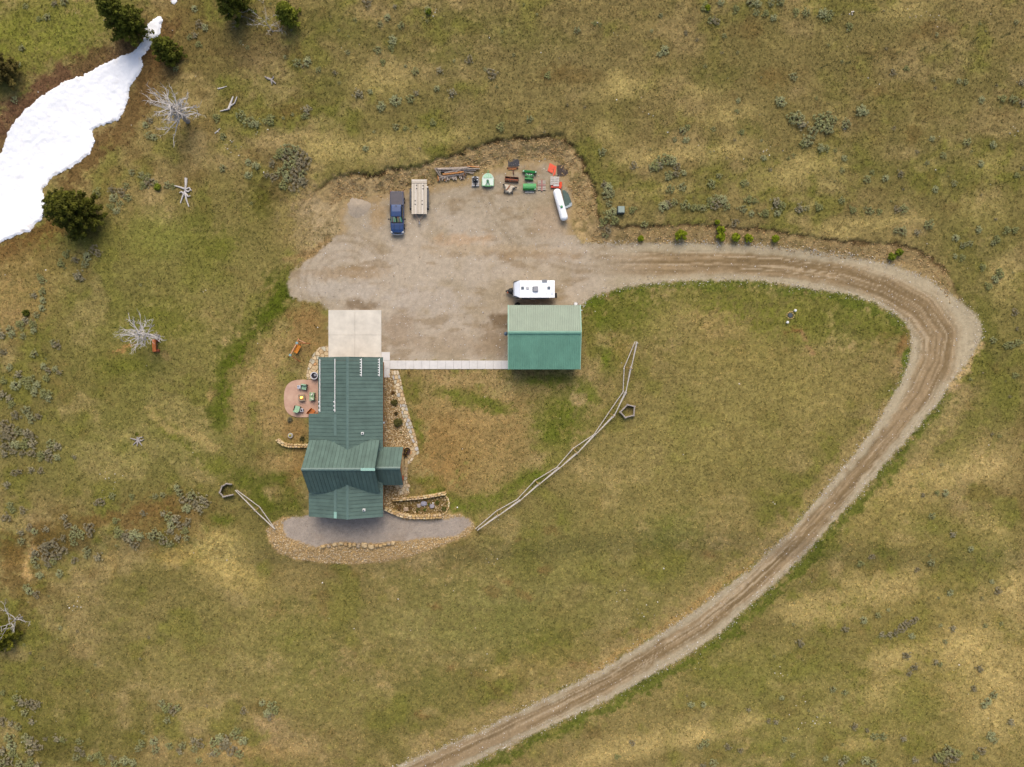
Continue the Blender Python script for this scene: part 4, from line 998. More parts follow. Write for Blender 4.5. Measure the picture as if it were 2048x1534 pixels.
MB().lathe((-hx - .38, -.02, .55), [(.30, 0), (.36, .1), (.36, .45), (.2, .6), (.02, .62)], 14).build("propane_cover", M_dark, rv)
MB().box((-hx - .75, -.16, .58), (.25, .2, .1)).build("hitch_lock", mat("orange hitch", C(200, 100, 60), .6, 0, .1, 3), rv)
sw_ = MB().tube([(hx + .14, -hy * .55, 1.05), (hx + .38, -hy * .55, 1.05)], .33, 16).build("spare_wheel", M_tyre, rv)
MB().tube([(hx, -hy * .55, 1.05), (hx + .16, -hy * .55, 1.05)], .06, 6).build("spare_bracket", M_dark, rv)

# ------------------------------------------------------------------ propane tank
p0 = W(1114.2, 383.5, .9); p1 = W(1128.2, 434, .9); pc = (p0 + p1) / 2; d = p1 - p0; Lt = d.length; az = math.atan2(d.y, d.x)
tk = thing("propane_tank", "long white propane tank with green dome on gravel", "tank", (pc.x, pc.y, height_at(pc.x, pc.y)), az)
M_tank = mat("white tank enamel", (.75, .75, .74), .4, 0, .04, 1.2)
rt = .52; prof = []
for t in np.linspace(0, 90, 8): prof.append((-Lt / 2 - rt * .85 * math.cos(R(t)), rt * math.sin(R(t))))
for t in np.linspace(90, 0, 8): prof.append((Lt / 2 + rt * .85 * math.cos(R(t)), rt * math.sin(R(t))))
MB().tube([(x, 0, .82) for x, r in prof], [max(r, .02) for x, r in prof], 24).build("tank_body", M_tank, tk, smooth=True)
MB().lathe((Lt * .12, 0, 1.3), [(.17, 0), (.17, .14), (.12, .22), (.02, .24)], 14).build("valve_dome", mat("green plastic", C(60, 150, 90), .4, 0, .05, 3), tk)
for x in (-Lt * .32, Lt * .32): MB().box((x, 0, .16), (.3, .8, .36)).build("foot", mat("concrete block", C(150, 146, 138), .9, 0, .1, 3), tk)
MB().tube([(Lt * .12, 0, 1.36), (Lt * .12 - .2, -.2, 1.34), (Lt * .12 - .35, -.5, 1.0)], .02, 5).build("gas_line", M_grey, tk)

# dark green roofing sheets fanned out behind the tank
M_sheet = mat("dark green sheet metal", C(66, 92, 84), .5, .1, .15, 2); 
for i, (ax_, ay_, bx_, by_) in enumerate([(1127, 381, 1133, 417), (1130, 383, 1137.5, 415), (1133, 386, 1141, 413), (1135, 390, 1142, 410)]):
    a = G(ax_, ay_, .06 + .03 * (3 - i)); b = G(bx_, by_, .06 + .03 * (3 - i)); c = (a + b) / 2; L = (b - a).length; rz = math.atan2((b - a).y, (b - a).x)
    o = thing("roofing_sheet", "dark green ribbed metal sheet lying beside the white tank", "metal sheet", c, rz, "metal sheets fanned out by the tank")
    mb = MB(); mb.box((0, 0, 0), (L, .36, .015))
    for k in range(4): mb.box((0, -.15 + k * .1, .02), (L, .03, .03))
    mb.build("sheet", M_sheet, o); MB().box((L / 2 - .14, 0, .045), (.28, .34, .012)).build("end_wrap", mat("pale blue film", C(170, 180, 184), .5, 0, .1, 6), o)

# ------------------------------------------------------------------ implements and pallets in the yard
M_jd = mat("bright green paint", C(28, 128, 52), .4, 0, .08, 3); M_jdl = mat("light green paint", C(80, 160, 90), .45, 0, .1, 2.5)
M_rust = mat("rusty steel", C(122, 72, 46), .8, .2, .2, 6, rgb2=C(64, 38, 30)); M_red = mat("red orange paint", C(214, 66, 36), .45, 0, .1, 4)
M_pal = mat("grey pallet wood", C(186, 174, 158), .9, 0, .14, 4); M_pal2 = mat("bleached pallet wood", C(204, 196, 184), .9, 0, .12, 4)
def at(px, py): return G(px, py)
def pallet(root, w, d, m, h=.13, nb=6, along='x'):
    for k in (-1, 0, 1):
        (MB().box((k * (w / 2 - .06), 0, h / 2 - .01), (.1, d, h - .03)) if along == 'x' else MB().box((0, k * (d / 2 - .06), h / 2 - .01), (w, .1, h - .03))).build("stringer", m, root)
    for i in range(nb):
        if along == 'x': b_ = MB().box((0, -d / 2 + (i + .5) * d / nb, h), (w, d / nb * .72, .025))
        else: b_ = MB().box((-w / 2 + (i + .5) * w / nb, 0, h), (w / nb * .72, d, .025))
        b_.build("slat", m, root)
# small engine on a pallet
o = thing("pump_engine", "black pump engine strapped on a small grey pallet", "engine", at(951, 363))
pallet(o, 1.0, 1.2, M_pal2)
MB().lathe((0, .2, .15), [(.35, 0), (.42, .12), (.4, .4), (.25, .55), (.05, .58)], 14).build("housing", M_dark, o)
for x, y in [(-.22, .38), (.22, .38), (.25, .05), (-.1, .02)]: MB().box((x, y, .62), (.2, .16, .12)).build("cover_plate", M_white, o, bevel=.02)
MB().tube([(0, -.1, .4), (.02, -.5, .35), (0, -.75, .3)], .09, 8).build("outlet_pipe", M_dark, o); MB().box((0, -.62, .2), (1.0, .14, .1)).build("crossbar", M_grey, o)
# rotary mower with a white and green deck
o = thing("rotary_mower", "white and pale green rounded rotary mower deck beside the log pile", "mower", at(976, 362))
pts = [(-.78, -.78), (.78, -.78), (.80, .1)] + [(.80 * math.cos(R(t)), .1 + .85 * math.sin(R(t))) for t in range(10, 180, 12)] + [(-.80, .1)]
MB().prism(pts, .25, .42, .97).build("deck", mat("white mower deck", C(214, 226, 212), .5, 0, .04, 2), o)
MB().prism([(-.6, .25), (.6, .25), (.62, .45)] + [(.72 * math.cos(R(t)), .1 + .80 * math.sin(R(t))) for t in range(30, 151, 15)] + [(-.62, .45)], .425, .445).build("worn_paint_panel", mat("mint worn paint", C(160, 204, 166), .5, 0, .12, 5), o)
for i in range(5):
    x = -.5 + i * .25; MB().box((x, .52, .46), (.05, .5 - abs(x) * .3, .03)).build("deck_rib", mat("pale deck rib", C(206, 226, 204), .5, 0, .05, 4), o)
MB().prism([(-.80, -.78), (-.74, -.78), (-.76, .12), (-.82, .12)], .42, .5).prism([(.74, -.78), (.80, -.78), (.82, .12), (.76, .12)], .42, .5).box((0, -.76, .46), (1.5, .06, .08)).build("deck_rim", M_jdl, o)
MB().cyl((-.02, -.12, .44), .16, .22, 10).box((-.02, -.12, .7), (.22, .22, .1)).build("gearbox", mat("dark green gearbox", C(36, 96, 70), .5, 0, .1, 4), o)
MB().beam((-.32, -.8, .5), (-.03, -.2, .75), .08, .08).beam((.32, -.8, .5), (.0, -.2, .75), .08, .08).beam((-.34, -.82, .5), (.34, -.82, .5), .1, .14).build("hitch_frame", M_jdl, o)
MB().beam((0, .9, .44), (.05, 1.35, .4), .09, .1).cyl((.06, 1.3, .02), .05, .45, 6).build("tail_bar", M_jd, o)
# drag mat, rusty bar and box scraper
o = thing("drag_mat", "dark steel mesh mat lying flat with rusty front bar", "drag mat", at(1026, 327), .02)
mm = mat("dark chain mesh", C(84, 82, 84), .8, .2, .2, 14)
mb = MB()
for i in range(13): mb.box((-.62 + i * .103, .05, .025), (.035, 1.0, .03))
for i in range(10): mb.box((0, -.4 + i * .105, .03), (1.3, .035, .03))
mb.build("mesh", mm, o); MB().box((.1, .1, .012), (1.5, .9, .012)).build("backing", mat("dark rubber backing", C(72, 70, 72), .9, 0, .15, 6), o)
MB().box((-.05, -.62, .1), (1.5, .16, .14)).build("front_bar", M_rust, o); MB().box((-.1, -.78, .12), (1.05, .1, .1)).build("orange_bar", mat("orange rusted bar", C(196, 124, 62), .7, .1, .2, 6), o)
MB().beam((0, -.85, .12), (0.05, -1.5, .1), .14, .1).build("tow_bar", M_rust, o)
o = thing("box_scraper", "rusty brown box scraper with open frame on the gravel", "scraper", at(1023.5, 360), -.07)
MB().box((0, .28, .25), (1.75, .07, .45)).build("back_plate", M_rust, o); MB().box((0, -.26, .22), (1.75, .07, .4)).build("front_plate", M_rust, o)
for x in (-.88, .88): MB().box((x, 0, .25), (.06, .62, .48)).build("side_plate", M_rust, o)
MB().beam((-.85, -.05, .44), (.85, -.08, .44), .14, .1).beam((-.2, .3, .5), (-.2, -.4, .5), .07, .08).build("tool_bar", mat("rust red bar", C(150, 80, 48), .7, .1, .2, 5), o)
for i in range(5): MB().box((-.6 + i * .3, -.07, .2), (.06, .1, .36)).build("ripper_tooth", M_rust, o)
# tarp-covered implement
o = thing("covered_implement", "rust stained implement wrapped in pale tan canvas", "implement", at(1018.5, 378), -.1)
pts = [(-.78, .45), (-.55, .52), (.1, .42), (.62, .38), (.86, .22), (.48, .05), (.42, -.45), (.1, -.72), (-.1, -.55), (-.5, -.6), (-.55, 0)]
MB().prism(pts, .05, .5, .86).build("canvas", mat("pale canvas", C(206, 192, 168), .9, 0, .12, 3, bump=.5, bscale=4), o, bevel=.03)
MB().tube([(-.9, .42, .3), (-.7, .4, .32)], .12, 8).tube([(.8, .22, .3), (1.0, .18, .28)], .1, 8).box((-.6, -.4, .2), (.12, .4, .3)).box((.5, -.5, .2), (.12, .3, .25)).build("iron_ends", M_dark, o)
MB().tube([(-.4, -.35, .52), (-.1, 0, .56), (.0, .3, .5)], .08, 6).tube([(.1, .4, .45), (-.05, .1, .54)], .06, 6).build("rusty_strut", mat("light rust", C(150, 98, 66), .8, .1, .2, 6), o)
# green blade with frame
o = thing("grader_blade", "bright green rear blade with three-point frame", "blade", at(1058.5, 352), -.09)
MB().box((0, .48, .35), (1.9, .3, .5), rx=.25).build("blade", M_jd, o, bevel=.03)
for x in (-.82, .82): MB().cyl((x, .42, .6), .07, .05, 8).build("end_bolt", M_chrome, o)
MB().box((0, -.02, .3), (1.15, .22, .18)).beam((-.5, .3, .45), (-.2, -.4, .4), .1, .1).beam((.5, .3, .45), (.2, -.4, .4), .1, .1).build("turntable", M_jd, o, bevel=0)
MB().box((0, -.52, .35), (1.15, .2, .5)).build("hitch_plate", M_jd, o, bevel=.03); MB().box((0, -.25, .5), (.14, .5, .12)).build("mast", M_jdl, o)
for x in (-.3, 0, .28): MB().cyl((x, .08, .4), .06, .12, 8).build("pin", M_chrome, o)
# green tiller on a pallet
o = thing("tiller", "green rotary tiller standing on a grey slatted pallet", "tiller", at(1059, 377))
pallet(o, 1.15, 1.25, M_pal2, along='y')
MB().loft([[(x, -.28, .2), (x, .55, .2), (x, .52, .5), (x, .12, .72), (x, -.1, .7), (x, -.3, .42)] for x in (-.87, .87)]).build("hood", M_jdl, o)
MB().box((0, -.2, .48), (1.74, .22, .3), rx=-.5).build("front_flap", M_jd, o); MB().box((.2, .62, .4), (1.0, .06, .08)).build("rear_rail", M_grey, o); MB().cyl((.72, -.28, .66), .06, .05, 8).build("cap", M_chrome, o)
# pallet with pink centre strap board
o = thing("pallet", "grey pallet with reddish crossed boards next to the green tiller", "pallet", at(1083.3, 371))
pallet(o, 1.05, 1.3, M_pal, nb=6)
MB().box((.02, 0, .17), (.2, 1.5, .03)).build("strap_board", mat("reddish board", C(166, 116, 106), .8, 0, .15, 5), o); MB().box((0, .02, .175), (1.05, .14, .03)).build("cross_board", mat("reddish board", C(166, 116, 106)), o)
# orange snow-fence panels
o = thing("orange_panels", "stack of bright red-orange plastic posts beside a dark mat", "posts", at(1105, 337), -.17)
M_or = mat("fluorescent orange plastic", C(240, 78, 30), .5, 0, .06, 3)
for i in range(7): MB().beam((-.42 + i * .14, .62 - .05 * i, .08 + .04 * (i % 2)), (-.52 + i * .14 + (.12 if i > 4 else 0), -.48 - (.5 if i == 5 else .05 * i), .08 + .04 * (i % 2)), .12, .09).build("post", M_or, o)
o = thing("mesh_mat", "square dark brown wire mesh mat on the rubble", "mesh mat", at(1125, 341), .05)
mb = MB()
for i in range(15): mb.box((-.7 + i * .1, 0, .06), (.03, 1.45, .02)).box((0, -.7 + i * .1, .075), (1.45, .03, .02))
mb.build("mesh", mat("brown wire", C(98, 84, 76), .9, .1, .2, 8), o); MB().box((0, 0, .03), (1.4, 1.4, .012)).build("backing", mat("dusty backing", C(112, 96, 84), .95, 0, .15, 9), o)
# white pallet over a red implement
o = thing("snow_blade", "red and orange plough frame under a bleached pallet", "plough", at(1112, 373))
MB().box((-.1, -.1, .2), (1.2, .3, .3)).build("blade", M_red, o, bevel=.03); MB().box((.0, .2, .18), (.9, .5, .16)).build("frame", M_red, o)
MB().beam((.5, -.35, .3), (.62, .5, .45), .3, .3).box((.62, .1, .3), (.3, .5, .4)).build("moldboard", M_or, o); MB().box((.0, .0, .42), (.75, .12, .05)).build("white_bar", M_white, o)
o = thing("pallet", "bleached pallet lying on top of the red plough frame", "pallet", at(1109, 363.5) + Vector((0, 0, .35)), -.04)
pallet(o, 1.15, 1.15, M_pal2, nb=5)
for k in (-1, 1): MB().box((k * .35, -.0, -.16), (.12, 1.0, .38)).build("bearer", M_pal, o)
# log pile
o = thing("log_pile", "pile of weathered poles and firewood below the cut bank", "log pile", at(905, 349))
oL = o.location
M_gw = mat("weathered grey wood", C(180, 164, 148), .9, 0, .18, 4, stretch=(1, 1, 5)); M_ow = mat("fresh orange wood", C(200, 138, 80), .8, 0, .12, 4); M_dw = mat("dark bark wood", C(112, 92, 76), .9, 0, .2, 5)
rnd = random.Random(4)
for x0, y0, x1, y1, r, m, z in [(873, 339, 958, 334.5, .11, M_gw, .30), (876, 340, 960, 339, .10, M_gw, .38), (880, 343, 952, 341.5, .12, M_gw, .2), (934, 334.5, 959, 336.5, .09, M_ow, .48), (886, 351, 928, 346, .13, M_ow, .5), (882, 355, 928, 349, .10, M_gw, .35), (870, 338, 880, 354, .08, M_gw, .45), (874, 337, 882, 352, .06, M_gw, .5), (890, 348, 922, 343, .10, M_gw, .55), (912, 347, 922, 340, .06, M_gw, .62), (900, 336, 912, 347, .05, M_gw, .55), (926, 343, 947, 349, .06, M_gw, .2), (920, 345, 949, 346, .06, M_gw, .28), (881, 340, 881, 356, .05, M_gw, .55), (905, 342, 940, 336, .09, M_gw, .5), (887, 341, 914, 343, .07, mat("reddish bark", C(160, 96, 70), .9, 0, .2, 5), .44), (878, 357, 925, 350, .11, M_gw, .28), (895, 338, 935, 337, .10, M_dw, .2), (884, 345, 930, 343, .12, M_dw, .16)]:
    a = G(x0, y0, z) - oL; b = G(x1, y1, z) - oL
    MB().tube([a, (a + b) / 2 + Vector((0, rnd.uniform(-.04, .04), 0)), b], [r, r * .95, r * .8], 7).build("pole", m, o)
for i in range(58):
    x = rnd.uniform(876, 932); y = 358.5 - (x - 876) * .11 + rnd.uniform(-4, 4)
    p = G(x, y, rnd.uniform(.08, .34)) - oL; an = rnd.uniform(1.1, 2.0)
    dd = Vector((math.cos(an), math.sin(an), rnd.uniform(-.1, .1))) * rnd.uniform(.16, .26)
    MB().tube([p - dd, p + dd], rnd.uniform(.06, .1), 6).build("firewood", rnd.choice([M_gw, M_dw, M_gw, M_gw, M_gw, M_gw, M_ow]), o)

# green utility pedestal
o = thing("utility_box", "square dark green utility box in the sagebrush above the lane", "utility box", at(1240.5, 422))
MB().box((0, 0, .38), (.95, .95, .85)).build("cabinet", mat("green-black enamel", C(56, 66, 66), .5, 0, .08, 3), o, bevel=.03)
MB().box((0.02, .02, .83), (.82, .82, .06)).build("lid", mat("sage enamel", C(138, 152, 140), .5, 0, .05, 3), o, bevel=.02)

# septic riser and vents inside the loop
o = thing("septic_cover", "round dark septic lid ringed by tan stones in the grass", "septic cover", at(1580.5, 630.5))
MB().lathe((0, 0, -.1), [(.32, 0), (.32, .16), (.29, .2), (.05, .21)], 18).build("lid", mat("black plastic lid", C(66, 70, 74), .6, 0, .08, 3), o)
for i in range(11):
    t = i / 11 * 2 * math.pi; r = .46 + random.Random(i).uniform(-.04, .06)
    MB().box((r * math.cos(t), r * math.sin(t), .03), (.2, .15, .14), rz=t + .4, taper=.7).build("ring_stone", M_stone, o)
for px, py, l in [(1573, 645, "white plastic vent cap standing by bare soil patch"), (1588.5, 621.5, "white plastic vent cap standing beside the septic lid")]:
    v = thing("vent_pipe", l, "pipe", at(px, py), 0, "septic vents"); MB().cyl((0, 0, -.1), .11, .5, 12).build("pipe", M_white, v); MB().lathe((0, 0, .36), [(.17, 0), (.19, .06), (.15, .14), (.02, .16)], 14).build("cap", M_white, v)

# things round the shed
o = thing("tyre", "black tyre leaning at the shed wall behind the camper", "tyre", W(1034.5, 611.0) + Vector((0, 0, height_at(W(1034, 611).x, W(1034, 611).y))))
def torus(root, c, R_, r_, m, nm, axis_='z', n=18, k=8):
    rings = []
    for i in range(n):
        t = 2 * math.pi * i / n; ring = []
        for j in range(k):
            s_ = 2 * math.pi * j / k; q = ((R_ + r_ * math.cos(s_)) * math.cos(t), (R_ + r_ * math.cos(s_)) * math.sin(t), r_ * math.sin(s_))
            if axis_ == 'y': q = (q[0], q[2], q[1])
            ring.append(Vector(q) + Vector(c))
        rings.append(ring)
    rings.append(rings[0]); MB().loft(rings, False).build(nm, m, root, smooth=True)
torus(o, (0, 0, .11), .28, .11, M_tyre, "casing"); torus(o, (.05, .04, .31), .28, .10, M_tyre, "casing")
o = thing("white_barrel", "white plastic barrel tucked under the shed eave corner", "barrel", W(1150.5, 609.5))
MB().lathe((0, 0, 0), [(.25, 0), (.29, .1), (.29, .7), (.25, .85), (.05, .87)], 14).build("drum", M_white, o); torus(o, (0, 0, .84), .22, .03, M_grey, "rim")

# ------------------------------------------------------------------ patio furniture (top of patio .08)
M_cush = mat("sage green cushion", C(164, 190, 146), .9, 0, .08, 3); M_cushm = mat("mint green cushion", C(160, 196, 160), .9, 0, .08, 3); M_frame = mat("dark wicker", C(64, 58, 50), .8, 0, .15, 8)
M_steel = mat("grey enamel top", C(186, 186, 192), .4, 0, .06, 4)
def on_patio(px, py): v = W(px, py); v.z = .08; return v
def armchair(label, px, py, rz, w=.75, d=.75, m=None, seats=1, pillows=False, cat="chair", name="patio_chair"):
    o = thing(name, label, cat, on_patio(px, py), rz)
    m = m or M_cushm
    for x in (-w / 2 + .05, w / 2 - .05):
        for y in (-d / 2 + .05, d / 2 - .05): MB().box((x, y, .15), (.07, .07, .3)).build("leg", M_frame, o)
    MB().box((0, 0, .3), (w, d, .1)).build("seat_frame", M_frame, o)
    for i in range(seats):
        sw = (w - .1) / seats; MB().box((-w / 2 + .05 + (i + .5) * sw, -.05, .42), (sw - .02, d - .12, .14)).build("seat_cushion", m, o, bevel=.03)
        MB().box((-w / 2 + .05 + (i + .5) * sw, d / 2 - .1, .68), (sw - .02, .16, .5), rx=-.2).build("back_cushion", m, o, bevel=.03)
    for s_ in (-1, 1): MB().box((s_ * (w / 2 + .0), 0, .52), (.09, d, .08)).build("armrest", M_frame if not pillows else m, o, bevel=.015)
    if pillows:
        for s_ in (-1, 1): MB().box((s_ * (w / 2 - .18), .02, .62), (.36, .14, .34), rz=s_ * .5, rx=-.5).build("pillow", mat("cream pillow", C(236, 232, 214), .9, 0, .04, 4), o, bevel=.05)
    return o
armchair("mint cushioned patio chair beside square grey side table", 610.5, 774, -.15)
armchair("sage green loveseat with two cream pillows facing the fire table", 626.5, 793, -math.pi / 2, 1.0, .72, M_cush, 2, True, "loveseat", "loveseat")
armchair("mint patio chair angled beside round-holed side table", 596.5, 818, math.pi - .25, .78, .85)
def side_table(label, px, py, hole):
    o = thing("side_table", label, "table", on_patio(px, py), .1)
    MB().cyl((0, 0, 0), .2, .04, 14).build("base", M_dark, o); MB().cyl((0, 0, .03), .05, .42, 8).build("stem", M_dark, o)
    MB().box((0, 0, .47), (.46, .46, .05)).build("top", M_steel, o, bevel=.02)
    if hole: MB().cyl((0, 0, .49), .12, .08, 14).build("cup", M_dark, o)
    else: MB().cyl((-.08, .08, .49), .07, .1, 10).build("cup", mat("blue grey mug", C(120, 126, 140), .4, 0, .05, 4), o)
side_table("square grey side table holding a small mug on patio", 600.5, 774, False); side_table("small grey side table with dark round bowl on patio", 605.5, 820, True)
o = thing("fire_table", "square stone fire table with flames burning in its centre", "fire table", on_patio(605.5, 795.5))
M_ft = mat("brown stone top", C(146, 128, 106), .8, 0, .12, 4)
MB().box((0, 0, .2), (.72, .78, .42)).build("pedestal", mat("dark stone base", C(92, 80, 68), .8, 0, .12, 4), o)
for c, dd in [((0, .33, .45), (.86, .2, .07)), ((0, -.33, .45), (.86, .2, .07)), ((-.34, 0, .45), (.18, .46, .07)), ((.34, 0, .45), (.18, .46, .07))]: MB().box(c, dd).build("top_stone", M_ft, o)
MB().box((0, 0, .425), (.5, .46, .03)).build("ember_tray", mat("rusty ember tray", C(168, 92, 36), .8, 0, .3, 12), o)
mb = MB(); rr_ = random.Random(2)
for i in range(9):
    x, y = rr_.uniform(-.13, .13), rr_.uniform(-.12, .12); mb.lathe((x, y, .44), [(.05, 0), (.07, .06), (.04, .16), (.005, rr_.uniform(.2, .34))], 7)
mb.build("flame", mat("flame", (1.0, .55, .12), .5, 0, .1, 6, emit=2.2), o)
o = thing("wooden_bench", "orange stained wooden bench set at an angle on patio corner", "bench", on_patio(624.5, 824.5), R(48))
M_ob = mat("orange stained pine", C(206, 116, 44), .6, 0, .12, 4, stretch=(1, 5, 1))
for i in range(3): MB().box((0, -.2 + i * .2, .44), (.95, .18, .05)).build("slat", M_ob, o)
for x in (-.38, .38): MB().box((x, 0, .21), (.08, .5, .42)).build("leg", M_ob, o)
MB().box((0, .32, .66), (.95, .05, .4), rx=-.15).build("backrest", M_ob, o)
# round tub
o = thing("planter_tub", "round white-rimmed tub with dark inside on the flagstones", "tub", W(631.0, 751.5) + Vector((0, 0, .06)))
MB().lathe((0, 0, 0), [(.42, 0), (.47, .3), (.5, .62), (.5, .66), (.40, .66), (.36, .3), (.02, .28)], 24).build("bowl", mat("white glaze", C(216, 212, 212), .4, 0, .05, 4), o, smooth=False)
MB().lathe((0, 0, .3), [(.37, 0), (.385, .2), (.02, .21)], 20).build("ash_fill", mat("dark ash", C(46, 44, 52), .9, 0, .3, 6), o)
MB().box((.12, .1, .55), (.3, .3, .06), rz=.5).build("grate_piece", M_grey, o)
# garden swing
o = thing("garden_swing", "timber A-frame swing with hanging orange bench seat", "swing", W(598, 701))
oL = o.location
def Q(px, py, z): return W(px, py, z) - oL
M_sf = mat("peeled orange timber", C(196, 124, 72), .7, 0, .12, 4)
t1 = Q(594, 686, 2.1); t2 = Q(580.5, 710, 2.1)
MB().tube([t1, t2], .07, 8).build("top_beam", mat("pale pink timber", C(216, 160, 122), .7, 0, .1, 4), o)
for top, feet in ((t1, [(620, 687), (597, 677.5)]), (t2, [(600.5, 723.5), (577, 714)])):
    for fx2, fy2 in feet:
        MB().tube([top, Q(fx2, fy2, .05)], .065, 8).build("leg", M_sf, o)
    MB().box(top, (.3, .3, .16)).build("bracket", mat("teal grey bracket", C(140, 166, 162), .5, .2, .1, 4), o)
MB().tube([Q(611, 686, .9), Q(596, 679, .9)], .05, 6).build("brace", mat("pale pink timber", C(216, 160, 122)), o)
sc_ = Q(594.5, 698, .5); rz = math.atan2((t1 - t2).y, (t1 - t2).x)
for i in range(4): MB().box(sc_ + Vector((math.sin(rz), -math.cos(rz), 0)) * (i - 1.5) * .14, (1.15, .13, .05), rz=rz).build("slat", mat("bright orange slat", C(228, 140, 30), .6, 0, .1, 4), o)
MB().box(sc_ + Vector((math.sin(rz), -math.cos(rz), 0)) * -.34 + Vector((0, 0, .25)), (1.15, .06, .45), rz=rz).build("backrest", MATS["bright orange slat"], o)
for s_ in (-.5, .5):
    p = sc_ + Vector((math.cos(rz), math.sin(rz), 0)) * s_; q = (t1 + t2) / 2 + Vector((math.cos(rz), math.sin(rz), 0)) * s_
    MB().tube([p, q], .015, 5).build("chain", M_dark, o)
# orange log bench in the meadow
p = G(312.5, 691.5)
o = thing("log_bench", "orange timber bench on round log ends beside bleached dead tree", "bench", p, R(2))
MB().box((-.05, 0, .46), (.46, 1.62, .12)).build("seat", mat("orange log timber", C(206, 112, 48), .6, 0, .12, 3), o, bevel=.02)
for y in (-.68, .68):
    MB().tube([(-.3, y, .2), (.5, y, .2)], .2, 10).build("leg", mat("red brown log end", C(150, 78, 44), .7, 0, .15, 4), o)
MB().box((.24, 0, .3), (.08, 1.3, .1)).build("rail", mat("dark stained rail", C(90, 52, 34), .7, 0, .1, 4), o)

# ------------------------------------------------------------------ buck and rail fences
M_rail = mat("bleached grey rail", C(204, 194, 182), .85, 0, .12, 3, stretch=(4, 4, 4)); M_yel = mat("yellow-brown post", C(172, 140, 78), .85, 0, .15, 4)
def fence(label, main, inner, tops):
    n = len(main); ox = G(*main[n // 2]); o = thing("rail_fence", label, "fence", ox); oL = o.location
    for i in range(n - 1):
        for (A, B, z, r) in [((main[i]), (main[i + 1]), 1.15, .06), ((main[i][0] - 1.6, main[i][1] - 1.2), (main[i + 1][0] + .8, main[i + 1][1] - .6), .75, .055), ((inner[i]), (inner[i + 1]), .42, .055)]:
            a = G(*A); b = G(*B); a = W(A[0], A[1], a.z + z); b = W(B[0], B[1], b.z + z)
            d = (b - a).normalized() * .22
            MB().tube([a - d - oL, (a + b) / 2 - oL + Vector((0, 0, -.03)), b + d - oL], [r, r * 1.05, r * .85], 7).build("rail", M_rail, o)
    for i in range(n):
        (x, y), (xi, yi) = main[i], inner[i]
        dx, dy = xi - x, yi - y; L = math.hypot(dx, dy)
        if L < 6:
            j = min(max(i, 1), n - 2); tx, ty = main[j + 1][0] - main[j - 1][0], main[j + 1][1] - main[j - 1][1]; l = math.hypot(tx, ty); dx, dy = -ty / l * 4 * (1 if i % 2 else -.6), tx / l * 4
        g1 = G(x + dx * 1.15, y + dy * 1.15); g2 = G(x - dx * .25, y - dy * .25)
        g = G(x, y); c = W(x, y, g.z + 1.22)
        MB().tube([g1 - oL - Vector((0, 0, .08)), c - oL + (c - g1) * .10], .055, 6).build("post", M_yel if i % 2 else M_rail, o)
        MB().tube([g2 - oL - Vector((0, 0, .08)), c - oL + (c - g2) * .06], .05, 6).build("post", M_rail, o)
    return o
fence("long curved buck-and-rail fence of bleached poles across the lawn",
      [(1274, 687), (1262, 737), (1251, 787), (1228, 832), (1190, 870), (1154, 907), (1117, 938), (1078, 969), (1038, 1003), (996, 1032), (957, 1059)],
      [(1269, 686), (1248.5, 735), (1246, 784), (1217, 826), (1188, 869), (1146, 897), (1113, 935), (1070, 961), (1034, 999), (993, 1022), (953, 1056)], None)
fence("short two-bay pole fence ending at the riprap slope", [(474, 984), (510, 1021), (547, 1056)], [(476, 982), (519, 1014), (547.5, 1054)], None)

# log cribs guarding saplings
M_crib = mat("grey split rail", C(166, 154, 142), .9, 0, .18, 4)
def crib(label, pts, ncourse, skip):
    c = np.mean(np.array(pts), 0); o = thing("log_crib", label, "log crib", G(c[0], c[1])); oL = o.location
    n = len(pts)
    for k in range(ncourse):
        for i in range(n):
            z = .1 + k * .2 + (.08 if i % 2 else 0)
            a = W(pts[i][0], pts[i][1], oL.z + z) - oL; b = W(pts[(i + 1) % n][0], pts[(i + 1) % n][1], oL.z + z) - oL
            d = (b - a).normalized() * .14
            if i == skip: continue
            MB().tube([a - d, b + d], .10, 7).build("log", M_crib, o)
    mb = MB(); mb.tube([(0, 0, 0), (.05, .03, .5), (.0, .06, .9)], [.03, .02, .01], 5); s_ = mb.build("sapling_stem", M_dw, o)
    return o
crib("five-sided stacked grey log crib beside the long rail fence", [(1255, 809.5), (1269, 813), (1267.5, 830.5), (1250.5, 835), (1240.5, 824)], 4, None)
crib("six-sided grey log crib next to the short pole fence", [(444, 973), (453, 967.5), (462, 968.5), (465, 989.5), (447, 993.5), (439.5, 985)], 4, 2)
